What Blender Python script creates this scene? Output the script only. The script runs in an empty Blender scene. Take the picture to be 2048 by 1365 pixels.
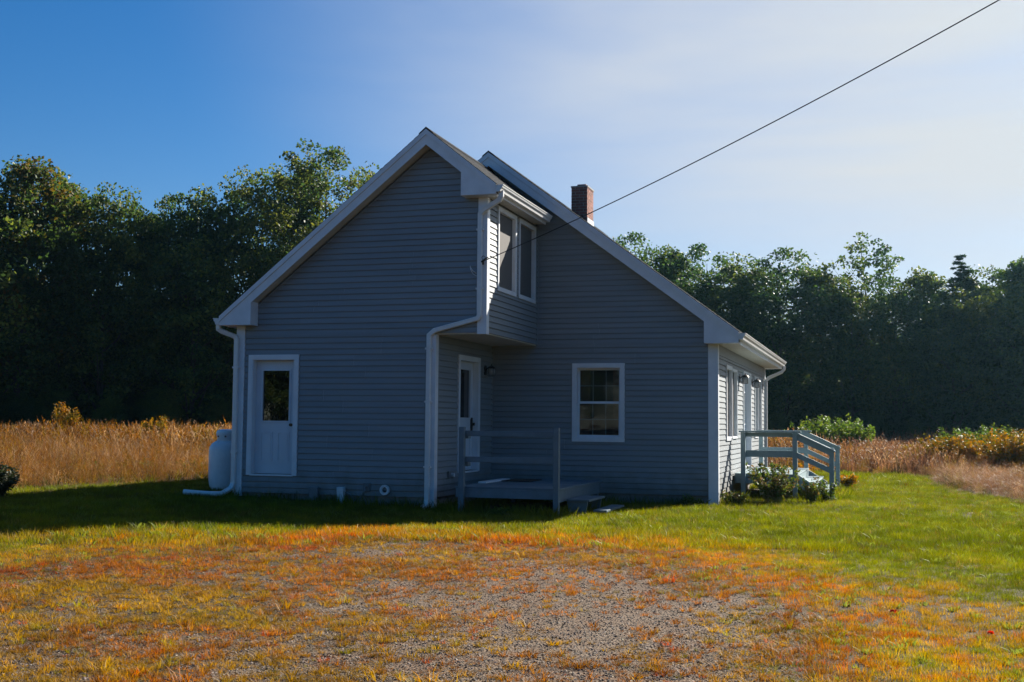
import bpy, math, random
import numpy as np
from mathutils import Vector, Matrix
random.seed(7); rng = np.random.default_rng(7)
S = bpy.context.scene
COL = S.collection

# ------------------------------------------------------------------ camera
CX, CY, CZ, YAW, PITCH, ROLL = 7.1414, -18.3607, 1.4711, 0.3042, 0.0705, 0.0090
F = Vector((-math.sin(YAW)*math.cos(PITCH), math.cos(YAW)*math.cos(PITCH), math.sin(PITCH)))
R0 = Vector((math.cos(YAW), math.sin(YAW), 0)); U0 = R0.cross(F)
R2 = R0*math.cos(ROLL)+U0*math.sin(ROLL); U2 = -R0*math.sin(ROLL)+U0*math.cos(ROLL)
cd = bpy.data.cameras.new('camera'); cam = bpy.data.objects.new('camera', cd); COL.objects.link(cam)
m = Matrix.Identity(4)
for i in range(3):
    m[i][0] = R2[i]; m[i][1] = U2[i]; m[i][2] = -F[i]
m[0][3], m[1][3], m[2][3] = CX, CY, CZ
cam.matrix_world = m
cd.sensor_width = 36; cd.lens = 2317.2868/2048*36; cd.clip_start = .1; cd.clip_end = 5000
S.camera = cam

# ------------------------------------------------------------------ light and sky
SUN = Vector((1, 2.1, 1.31)).normalized()            # towards the sun
EL = math.asin(SUN.z); AZ = math.atan2(SUN.x, SUN.y)
S.view_settings.view_transform = 'Standard'; S.view_settings.look = 'None'
S.view_settings.exposure = 1.45; S.view_settings.gamma = 1.0; S.view_settings.use_curve_mapping = False
w = bpy.data.worlds.new('World'); S.world = w; w.use_nodes = True
nt = w.node_tree; nt.nodes.clear()
def N(nt, t, **k):
    n = nt.nodes.new(t)
    for a, b in k.items():
        if a in n.inputs.keys() and not hasattr(n, a): n.inputs[a].default_value = b
        else: setattr(n, a, b)
    return n
def L(nt, a, b): nt.links.new(a, b)
out = N(nt, 'ShaderNodeOutputWorld'); bg = N(nt, 'ShaderNodeBackground'); bg.inputs['Strength'].default_value = 0.037
sky = N(nt, 'ShaderNodeTexSky', sky_type='NISHITA', sun_disc=False)
sky.sun_elevation = EL; sky.sun_rotation = AZ; sky.air_density = 1.0; sky.dust_density = .6; sky.ozone_density = 3.0; sky.altitude = 50
tc = N(nt, 'ShaderNodeTexCoord')
mp = N(nt, 'ShaderNodeMapping'); mp.inputs['Rotation'].default_value = (0.2, 0.55, 0.5); mp.inputs['Scale'].default_value = (1.0, 2.2, 5.0)
L(nt, tc.outputs['Generated'], mp.inputs['Vector'])
nz = N(nt, 'ShaderNodeTexNoise'); nz.inputs['Scale'].default_value = 1.6; nz.inputs['Detail'].default_value = 7; nz.inputs['Roughness'].default_value = .5; nz.inputs['Distortion'].default_value = .35
L(nt, mp.outputs['Vector'], nz.inputs['Vector'])
# thin cirrus veil, thicker towards the sun side of the sky
dot = N(nt, 'ShaderNodeVectorMath', operation='DOT_PRODUCT'); L(nt, tc.outputs['Generated'], dot.inputs[0]); dot.inputs[1].default_value = SUN
mr = N(nt, 'ShaderNodeMapRange', interpolation_type='SMOOTHSTEP'); L(nt, dot.outputs['Value'], mr.inputs['Value'])
mr.inputs['From Min'].default_value = .55; mr.inputs['From Max'].default_value = .95; mr.inputs['To Min'].default_value = 0.0; mr.inputs['To Max'].default_value = 1
mr2 = N(nt, 'ShaderNodeMapRange'); L(nt, nz.outputs['Fac'], mr2.inputs['Value'])
mr2.inputs['From Min'].default_value = .36; mr2.inputs['From Max'].default_value = .64; mr2.inputs['To Min'].default_value = .62; mr2.inputs['To Max'].default_value = 1.15
mu = N(nt, 'ShaderNodeMath', operation='MULTIPLY', use_clamp=True); L(nt, mr.outputs['Result'], mu.inputs[0]); L(nt, mr2.outputs['Result'], mu.inputs[1])
hs = N(nt, 'ShaderNodeHueSaturation'); hs.inputs['Saturation'].default_value = 1.42; L(nt, sky.outputs['Color'], hs.inputs['Color'])
tint = N(nt, 'ShaderNodeMix', data_type='RGBA', blend_type='MULTIPLY'); tint.inputs[0].default_value = 1; tint.inputs[7].default_value = (.93, .975, 1.10, 1); L(nt, hs.outputs['Color'], tint.inputs[6])
mx = N(nt, 'ShaderNodeMix', data_type='RGBA'); L(nt, mu.outputs[0], mx.inputs[0]); L(nt, tint.outputs[2], mx.inputs[6]); mx.inputs[7].default_value = (6.9, 7.25, 7.6, 1)
L(nt, mx.outputs[2], bg.inputs['Color']); L(nt, bg.outputs['Background'], out.inputs['Surface'])
sl = bpy.data.lights.new('sun', 'SUN'); sl.energy = 5.0; sl.angle = math.radians(.5); sl.color = (1, .93, .82)
so = bpy.data.objects.new('sun', sl); COL.objects.link(so)
so.rotation_euler = (-SUN).to_track_quat('-Z', 'Y').to_euler(); so.location = (20, 40, 30)

# ------------------------------------------------------------------ materials
def mat(name, base, rough=.6, var=.0, scale=8, bump=0, bscale=40, spec=.4, objvar=0, metallic=0, stretch=(1,1,1), col2=None):
    M = bpy.data.materials.new(name); M.use_nodes = True; t = M.node_tree; b = t.nodes['Principled BSDF']
    b.inputs['Roughness'].default_value = rough; b.inputs['Specular IOR Level'].default_value = spec; b.inputs['Metallic'].default_value = metallic
    geo = N(t, 'ShaderNodeNewGeometry'); mp = N(t, 'ShaderNodeMapping'); mp.inputs['Scale'].default_value = stretch
    L(t, geo.outputs['Position'], mp.inputs['Vector'])
    c2 = col2 if col2 else tuple(max(0, x*(1-var)) for x in base)
    n = N(t, 'ShaderNodeTexNoise'); n.inputs['Scale'].default_value = scale; n.inputs['Detail'].default_value = 6; n.inputs['Roughness'].default_value = .65
    L(t, mp.outputs['Vector'], n.inputs['Vector'])
    rmp = N(t, 'ShaderNodeMapRange'); rmp.inputs['From Min'].default_value = .35; rmp.inputs['From Max'].default_value = .68; L(t, n.outputs['Fac'], rmp.inputs['Value'])
    mix = N(t, 'ShaderNodeMix', data_type='RGBA'); mix.inputs[6].default_value = (*base, 1); mix.inputs[7].default_value = (*c2, 1); L(t, rmp.outputs['Result'], mix.inputs[0])
    last = mix.outputs[2]
    if objvar:
        oi = N(t, 'ShaderNodeObjectInfo'); h = N(t, 'ShaderNodeHueSaturation'); r = N(t, 'ShaderNodeMapRange'); r.inputs['To Min'].default_value = 1-objvar; r.inputs['To Max'].default_value = 1+objvar
        L(t, oi.outputs['Random'], r.inputs['Value']); L(t, r.outputs['Result'], h.inputs['Value']); L(t, last, h.inputs['Color']); last = h.outputs['Color']
    L(t, last, b.inputs['Base Color'])
    if bump:
        n2 = N(t, 'ShaderNodeTexNoise'); n2.inputs['Scale'].default_value = bscale; n2.inputs['Detail'].default_value = 5; L(t, mp.outputs['Vector'], n2.inputs['Vector'])
        bp = N(t, 'ShaderNodeBump'); bp.inputs['Strength'].default_value = bump; bp.inputs['Distance'].default_value = .01; L(t, n2.outputs['Fac'], bp.inputs['Height']); L(t, bp.outputs['Normal'], b.inputs['Normal'])
    return M
def leafmat(name, cols, trans=.45, inst=False, rough=.55, nvar=.5, nscale=.35):
    """foliage: colour picked per leaf and per clump, partly translucent"""
    M = bpy.data.materials.new(name); M.use_nodes = True; t = M.node_tree; t.nodes.clear()
    o = N(t, 'ShaderNodeOutputMaterial'); geo = N(t, 'ShaderNodeNewGeometry')
    if inst:
        a = N(t, 'ShaderNodeAttribute', attribute_type='INSTANCER', attribute_name='col'); c = a.outputs['Color']
        r = N(t, 'ShaderNodeMapRange'); L(t, geo.outputs['Random Per Island'], r.inputs['Value']); r.inputs['To Min'].default_value = .6; r.inputs['To Max'].default_value = 1.35
        h = N(t, 'ShaderNodeHueSaturation'); L(t, c, h.inputs['Color']); L(t, r.outputs['Result'], h.inputs['Value']); c = h.outputs['Color']
    else:
        ramp = N(t, 'ShaderNodeValToRGB'); e = ramp.color_ramp.elements
        while len(e) < len(cols): e.new(.5)
        for i, cc in enumerate(cols): e[i].position = i/(len(cols)-1); e[i].color = (*cc, 1)
        n = N(t, 'ShaderNodeTexNoise'); n.inputs['Scale'].default_value = nscale; n.inputs['Detail'].default_value = 3; L(t, geo.outputs['Position'], n.inputs['Vector'])
        mm = N(t, 'ShaderNodeMapRange'); L(t, n.outputs['Fac'], mm.inputs['Value']); mm.inputs['From Min'].default_value = .3; mm.inputs['From Max'].default_value = .7
        ad = N(t, 'ShaderNodeMix', data_type='FLOAT'); ad.inputs[0].default_value = nvar; L(t, geo.outputs['Random Per Island'], ad.inputs[2]); L(t, mm.outputs['Result'], ad.inputs[3])
        L(t, ad.outputs[0], ramp.inputs['Fac']); c = ramp.outputs['Color']
        oi = N(t, 'ShaderNodeObjectInfo'); r = N(t, 'ShaderNodeMapRange'); L(t, oi.outputs['Random'], r.inputs['Value']); r.inputs['To Min'].default_value = .8; r.inputs['To Max'].default_value = 1.2
        h = N(t, 'ShaderNodeHueSaturation'); L(t, c, h.inputs['Color']); L(t, r.outputs['Result'], h.inputs['Value']); c = h.outputs['Color']
    b = N(t, 'ShaderNodeBsdfPrincipled'); b.inputs['Roughness'].default_value = rough; b.inputs['Specular IOR Level'].default_value = .25; L(t, c, b.inputs['Base Color'])
    tr = N(t, 'ShaderNodeBsdfTranslucent'); hh = N(t, 'ShaderNodeHueSaturation'); hh.inputs['Saturation'].default_value = 1.1; hh.inputs['Value'].default_value = 1.25; L(t, c, hh.inputs['Color']); L(t, hh.outputs['Color'], tr.inputs['Color'])
    ms = N(t, 'ShaderNodeMixShader'); ms.inputs[0].default_value = trans; L(t, b.outputs[0], ms.inputs[1]); L(t, tr.outputs[0], ms.inputs[2]); L(t, ms.outputs[0], o.inputs['Surface'])
    return M

M = {}
M['siding'] = mat('siding vinyl', (.232,.258,.280), .55, .14, 3, .25, 60, objvar=.045, stretch=(.25,.25,3))
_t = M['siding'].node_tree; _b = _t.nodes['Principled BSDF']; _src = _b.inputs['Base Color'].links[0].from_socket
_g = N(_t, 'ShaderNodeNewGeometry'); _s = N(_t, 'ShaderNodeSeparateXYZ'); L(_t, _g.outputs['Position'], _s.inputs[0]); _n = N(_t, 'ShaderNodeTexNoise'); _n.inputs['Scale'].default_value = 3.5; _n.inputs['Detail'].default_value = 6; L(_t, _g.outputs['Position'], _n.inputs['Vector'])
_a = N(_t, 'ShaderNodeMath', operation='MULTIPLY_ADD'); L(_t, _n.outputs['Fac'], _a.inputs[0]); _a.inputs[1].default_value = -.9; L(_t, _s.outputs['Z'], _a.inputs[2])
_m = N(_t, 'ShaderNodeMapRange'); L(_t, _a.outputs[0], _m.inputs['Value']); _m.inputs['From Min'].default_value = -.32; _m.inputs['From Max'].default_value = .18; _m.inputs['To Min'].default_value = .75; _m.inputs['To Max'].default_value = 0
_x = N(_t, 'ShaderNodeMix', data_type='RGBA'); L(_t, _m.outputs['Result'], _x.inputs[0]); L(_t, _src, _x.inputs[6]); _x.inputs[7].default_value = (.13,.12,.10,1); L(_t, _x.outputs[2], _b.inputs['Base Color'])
M['wallback'] = mat('wall sheathing', (.12,.12,.12), .8, .2)
M['trim'] = mat('white trim', (.72,.745,.78), .45, .12, 4, .08, 50)
M['gutter'] = mat('white aluminium', (.72,.72,.71), .3, .12, 6, spec=.6)
M['soffit'] = mat('soffit panel', (.60,.57,.50), .6, .15, 5)
M['shingle'] = mat('asphalt shingle', (.035,.038,.045), .95, .45, 30, .8, 250, spec=.1)
M['brick'] = mat('red brick', (.30,.10,.07), .85, .45, 18, .6, 120, objvar=.35)
M['mortar'] = mat('mortar', (.36,.33,.30), .95, .25, 40, .5, 150)
M['concrete'] = mat('foundation concrete', (.30,.27,.24), .9, .45, 5, .7, 60)
M['paint'] = mat('grey-green deck paint', (.24,.33,.35), .5, .18, 7, .25, 60, objvar=.06, stretch=(1,1,1))
M['paint_shaded'] = mat('deck paint darkened for shade', (.12,.175,.215), .5, .22, 7, .25, 60, objvar=.06)  # copy of the deck paint with the porch shade put into its colour
M['door'] = mat('white door paint', (.60,.64,.70), .4, .08, 3)
M['tank'] = mat('white tank enamel', (.80,.81,.82), .35, .16, 3)
M['black'] = mat('black metal', (.02,.02,.022), .4, .2, 20, spec=.5)
M['brass'] = mat('dark bronze', (.05,.04,.03), .35, .2, 20, spec=.5, metallic=.6)
M['white_plastic'] = mat('white plastic', (.62,.64,.66), .4, .1, 8)
M['grey_plastic'] = mat('grey plastic', (.16,.17,.18), .5, .2, 8)
M['mat'] = mat('coir mat', (.05,.035,.025), .95, .3, 40, .5, 200)
M['cable'] = mat('cable rubber', (.02,.02,.022), .6)
M['curtain'] = mat('brown curtain', (.45,.20,.13), .9, .5, 6)
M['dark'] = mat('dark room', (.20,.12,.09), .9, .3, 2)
M['bark'] = mat('tree bark', (.09,.07,.055), .9, .5, 4, .8, 12, stretch=(1,1,.25))
M['stalk'] = mat('plant stalk', (.14,.15,.05), .8, .4, 12)
M['flue'] = mat('clay flue', (.20,.12,.09), .85, .3, 20)
def glassmat(name, tint, rough=.02, screen=0.0):
    X = bpy.data.materials.new(name); X.use_nodes = True; t = X.node_tree; b = t.nodes['Principled BSDF']
    b.inputs['Base Color'].default_value = (*tint, 1); b.inputs['Roughness'].default_value = rough; b.inputs['Specular IOR Level'].default_value = 1.0
    geo = N(t, 'ShaderNodeNewGeometry'); n = N(t, 'ShaderNodeTexNoise'); n.inputs['Scale'].default_value = 2.5; L(t, geo.outputs['Position'], n.inputs['Vector'])
    bp = N(t, 'ShaderNodeBump'); bp.inputs['Strength'].default_value = .05; bp.inputs['Distance'].default_value = .02; L(t, n.outputs['Fac'], bp.inputs['Height']); L(t, bp.outputs['Normal'], b.inputs['Normal'])
    o = t.nodes['Material Output']; tr = N(t, 'ShaderNodeBsdfTransparent'); ms = N(t, 'ShaderNodeMixShader'); ms.inputs[0].default_value = 1-screen
    tr.inputs['Color'].default_value = (.85,.88,.9,1)
    L(t, tr.outputs[0], ms.inputs[1]); L(t, b.outputs[0], ms.inputs[2]); L(t, ms.outputs[0], o.inputs['Surface'])
    return X
M['glass'] = glassmat('window glass', (.02,.022,.026), .02, .68)
M['doorglass'] = glassmat('door glass', (.006,.006,.006), .01, .1)
M['lampglass'] = glassmat('lantern glass', (.35,.36,.36), .1, .3)
M['screen'] = mat('insect screen', (.135,.128,.125), .8, .1, 20)
t_ = M['screen'].node_tree; b_ = t_.nodes['Principled BSDF']; tr_ = N(t_, 'ShaderNodeBsdfTransparent'); ms_ = N(t_, 'ShaderNodeMixShader'); ms_.inputs[0].default_value = .85
L(t_, tr_.outputs[0], ms_.inputs[1]); L(t_, b_.outputs[0], ms_.inputs[2]); L(t_, ms_.outputs[0], t_.nodes['Material Output'].inputs['Surface'])

G1, G2, G3, G4 = (.016,.038,.015), (.032,.066,.019), (.062,.105,.023), (.13,.15,.028)
M['leaf_dark'] = leafmat('dark green leaves', [G1, G2, G3, G4], .42)
M['leaf_mid'] = leafmat('green leaves', [G1, G2, G3, G4, (.17,.19,.035)], .45)
M['leaf_light'] = leafmat('light green leaves', [G2, (.06,.11,.03), G4, (.20,.20,.04)], .45)
M['leaf_autumn'] = leafmat('turning leaves', [G2, G3, G3, (.15,.11,.02), (.22,.09,.02)], .45)
M['needles'] = leafmat('pine needles', [(.02,.045,.02), (.04,.08,.03), (.08,.12,.03)], .3)
M['weed'] = leafmat('weed leaves', [(.03,.055,.01), (.07,.11,.015), (.18,.18,.03)], .45, nscale=6)
M['weedmix'] = leafmat('reddish weed leaves', [(.03,.06,.01), (.06,.11,.018), (.12,.16,.03), (.19,.11,.045), (.34,.30,.18)], .4, nscale=5)
M['goldenrod'] = leafmat('goldenrod', [(.05,.07,.01), (.14,.11,.012), (.30,.14,.012), (.34,.10,.012)], .45, nscale=3)
M['sumac'] = leafmat('bright green shrub leaves', [(.03,.06,.012), (.08,.13,.02), (.17,.18,.03)], .5, nscale=3)
M['shade_shrub'] = leafmat('dark shrub leaves', [(.015,.02,.01), (.03,.045,.015), (.05,.03,.02)], .2, nscale=3)
M['grass'] = leafmat('grass blades', None, .5, inst=True)
M['straw'] = leafmat('meadow stems', None, .5, inst=True)

# ------------------------------------------------------------------ mesh helpers
class Fr:
    """a wall plane: origin, direction along it, outward normal"""
    def __init__(s, O, U, Nn): s.O, s.U, s.N = Vector(O), Vector(U), Vector(Nn)
    def p(s, u, n, z): return tuple(s.O+s.U*u+s.N*n+Vector((0,0,z)))
WORLD = Fr((0,0,0), (1,0,0), (0,1,0))
class MB:
    def __init__(s): s.v = []; s.f = []
    def add(s, vs, fs):
        b = len(s.v); s.v += [tuple(x) for x in vs]; s.f += [tuple(i+b for i in f) for f in fs]
    def box(s, u0, u1, n0, n1, z0, z1, fr=WORLD):
        s.add([fr.p(u, n, z) for z in (z0, z1) for n in (n0, n1) for u in (u0, u1)],
              [(0,1,3,2),(4,6,7,5),(0,4,5,1),(2,3,7,6),(0,2,6,4),(1,5,7,3)]); return s
    def prism(s, poly, n0, n1, fr=WORLD):
        """poly: (u,z) outline, extruded along the normal"""
        k = len(poly)
        s.add([fr.p(u, n0, z) for u, z in poly]+[fr.p(u, n1, z) for u, z in poly],
              [tuple(range(k)), tuple(range(2*k-1, k-1, -1))]+[(i, (i+1) % k+0, (i+1) % k+k, i+k) for i in range(k)]); return s
    def sweep(s, pts, sec, ref=(0,0,1), closed_sec=True):
        """sec: list of (a,b) in the local frame; ref keeps the section from twisting"""
        P = [Vector(p) for p in pts]; k = len(sec); base = len(s.v)
        ref = Vector(ref)
        for i, p in enumerate(P):
            d1 = (P[i]-P[i-1]).normalized() if i > 0 else None
            d2 = (P[i+1]-P[i]).normalized() if i < len(P)-1 else None
            d = ((d1 or d2)+(d2 or d1)).normalized(); sc = 1.0
            if d1 and d2: sc = 1/max(.5, d.dot(d1))
            a = d.cross(ref)
            if a.length < .05: a = d.cross(Vector((0,1,0)))
            a.normalize(); b = a.cross(d)
            for x, y in sec: s.v.append(tuple(p+a*x*1.0+b*y*sc))
        for i in range(len(P)-1):
            for j in range(k):
                j2 = (j+1) % k; s.f.append((base+i*k+j, base+i*k+j2, base+(i+1)*k+j2, base+(i+1)*k+j))
        s.f.append(tuple(base+j for j in range(k))); s.f.append(tuple(base+(len(P)-1)*k+j for j in reversed(range(k)))); return s
    def tube(s, pts, r, k=8, ref=(0,0,1)):
        return s.sweep(pts, [(r*math.cos(2*math.pi*j/k), r*math.sin(2*math.pi*j/k)) for j in range(k)], ref)
    def cone(s, pts, rs, k=7):
        """tapered limb"""
        P = [Vector(p) for p in pts]; base = len(s.v)
        for i, p in enumerate(P):
            d = (P[min(i+1, len(P)-1)]-P[max(i-1, 0)]).normalized(); a = d.cross(Vector((.3,.9,.1))).normalized(); b = a.cross(d)
            for j in range(k):
                t = 2*math.pi*j/k; s.v.append(tuple(p+(a*math.cos(t)+b*math.sin(t))*rs[i]))
        for i in range(len(P)-1):
            for j in range(k):
                j2 = (j+1) % k; s.f.append((base+i*k+j, base+i*k+j2, base+(i+1)*k+j2, base+(i+1)*k+j))
        s.f.append(tuple(base+(len(P)-1)*k+j for j in reversed(range(k)))); return s
    def lathe(s, c, prof, k=24):
        base = len(s.v)
        for r, z in prof:
            for j in range(k):
                t = 2*math.pi*j/k; s.v.append((c[0]+r*math.cos(t), c[1]+r*math.sin(t), c[2]+z))
        for i in range(len(prof)-1):
            for j in range(k):
                j2 = (j+1) % k; s.f.append((base+i*k+j, base+i*k+j2, base+(i+1)*k+j2, base+(i+1)*k+j))
        s.f.append(tuple(base+j for j in reversed(range(k)))); s.f.append(tuple(base+(len(prof)-1)*k+j for j in range(k))); return s
    def build(s, name, m, parent=None, smooth=False, bevel=0, fix=True):
        me = bpy.data.meshes.new(name); me.from_pydata(s.v, [], s.f)
        if fix:
            import bmesh
            b = bmesh.new(); b.from_mesh(me); bmesh.ops.recalc_face_normals(b, faces=b.faces); b.to_mesh(me); b.free()
        me.materials.append(m)
        o = bpy.data.objects.new(name, me); COL.objects.link(o)
        if parent: o.parent = parent
        if smooth:
            me.polygons.foreach_set('use_smooth', [True]*len(me.polygons))
        if bevel:
            bv = o.modifiers.new('bevel', 'BEVEL'); bv.width = bevel; bv.segments = 2; bv.limit_method = 'ANGLE'
        return o
def npmesh(name, V, Fq, m):
    """fast mesh from numpy: V (n,3), Fq (m,k)"""
    me = bpy.data.meshes.new(name); n, k = Fq.shape
    me.vertices.add(len(V)); me.vertices.foreach_set('co', np.ascontiguousarray(V, dtype=np.float32).ravel())
    me.loops.add(n*k); me.loops.foreach_set('vertex_index', Fq.astype(np.int32).ravel())
    me.polygons.add(n); me.polygons.foreach_set('loop_start', np.arange(0, n*k, k, dtype=np.int32)); me.polygons.foreach_set('loop_total', np.full(n, k, dtype=np.int32))
    me.update(calc_edges=True); me.materials.append(m)
    return me
def empty(name, label, cat, loc=(0,0,0), group=None):
    o = bpy.data.objects.new(name, None); COL.objects.link(o); o.location = loc; o['label'] = label; o['category'] = cat; o.empty_display_size = .2
    if group: o['group'] = group
    return o
def tag(o, label=None, cat=None, group=None, kind=None):
    if label: o['label'] = label
    if cat: o['category'] = cat
    if group: o['group'] = group
    if kind: o['kind'] = kind
    return o
def link(name, me, parent=None, loc=(0,0,0)):
    o = bpy.data.objects.new(name, me); COL.objects.link(o); o.location = loc
    if parent: o.parent = parent
    return o

# ------------------------------------------------------------------ value noise for layout
_g = rng.random((256, 256))
def vnoise(x, y, s):
    x = np.asarray(x)*s+100.3; y = np.asarray(y)*s+57.7
    xi = np.floor(x).astype(int); yi = np.floor(y).astype(int); fx = x-xi; fy = y-yi
    fx = fx*fx*(3-2*fx); fy = fy*fy*(3-2*fy)
    g = lambda a, b: _g[a % 256, b % 256]
    return (g(xi, yi)*(1-fx)+g(xi+1, yi)*fx)*(1-fy)+(g(xi, yi+1)*(1-fx)+g(xi+1, yi+1)*fx)*fy
def fbm(x, y, s): return .5*vnoise(x, y, s)+.3*vnoise(y, x, s*2.1)+.2*vnoise(x, y, s*4.3)
def ss(a, b, x):
    t = np.clip((np.asarray(x)-a)/(b-a), 0, 1); return t*t*(3-2*t)

# ------------------------------------------------------------------ terrain
def gz(x, y):
    x = np.asarray(x, float); y = np.asarray(y, float)
    h = .03*np.exp(-((x+2.2)/2.6)**2-((y+6.0)/2.2)**2)
    h = h+(fbm(x, y, .5)-.5)*.05*ss(1.0, 4, np.hypot(x-.5, np.minimum(y-2, 0)))
    h = h+(fbm(x, y, .06)-.5)*.5*ss(18, 60, np.hypot(x, y))
    return h*ss(0, 1.5, np.maximum(-y-.7, np.maximum(x-5.0, np.maximum(-x-4.6, y-13))))+.04*np.clip(-x-.2, 0, 3.5)*ss(-13, -6, y)
GP = np.array([(-1.5,-14),(-.9,-9.5),(-.5,-7.9),(.2,-6.4),(1.3,-5.3),(3.1,-5.0),(4.4,-5.5),(5.6,-6.8),(6.5,-8.3),(6.9,-10.5),(7.4,-14),(7.6,-24),(-1.5,-24)])
def sdist(x, y, P):
    """signed distance to polygon, negative inside"""
    x = np.asarray(x, float); y = np.asarray(y, float); d = np.full(x.shape, 1e9); ins = np.zeros(x.shape, bool); n = len(P)
    for i in range(n):
        ax, ay = P[i]; bx, by = P[(i+1) % n]; ex, ey = bx-ax, by-ay
        t = np.clip(((x-ax)*ex+(y-ay)*ey)/(ex*ex+ey*ey), 0, 1); d = np.minimum(d, np.hypot(x-ax-t*ex, y-ay-t*ey))
        c = ((ay > y) != (by > y)) & (x < (bx-ax)*(y-ay)/(by-ay+1e-12)+ax); ins ^= c
    return np.where(ins, -d, d)
def dgravel(x, y): return sdist(x, y, GP)+(fbm(x, y, .9)-.5)*1.5
ML = np.array([(-400,-60),(-30,-22),(-12,-9),(-8.5,-1.6),(-7.6,1.0),(-6.8,3.2),(-6.4,6),(-6.3,14),(-5.6,17),(1,18.7),(5.6,18.9),(7.9,18.0),(8.6,9.8),(9.7,5.8),(11.5,1),(16,-6),(30,-22),(400,-60),(400,400),(-400,400)])
def dmeadow(x, y): return sdist(x, y, ML)+(fbm(x, y, 1.3)-.5)*.6
def cover(x, y):
    """how much low grass covers the ground, 0 to 1"""
    d = dgravel(x, y)
    inside = .80+.9*(fbm(x, y*.9, 1.9)-.5)*1.3+.75*(fbm(x+5, y-9, 5.5)-.5)
    bare = 1.25*np.exp(-((x-5.2)/1.15)**2-((y+9.4)/2.6)**2)+.75*np.exp(-((x-1.7)/1.3)**2-((y+6.3)/.6)**2)+.45*np.exp(-((x-3.9)/1.2)**2-((y+9.0)/2.0)**2)+.45*np.exp(-((x-5.2)/1.5)**2-((y+12.4)/1.3)**2)
    inside = inside-.56*bare
    return np.clip(np.where(d > 0, 1, np.maximum(inside, ss(-.9, 0, d)*1.0)), 0, 1)

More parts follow.
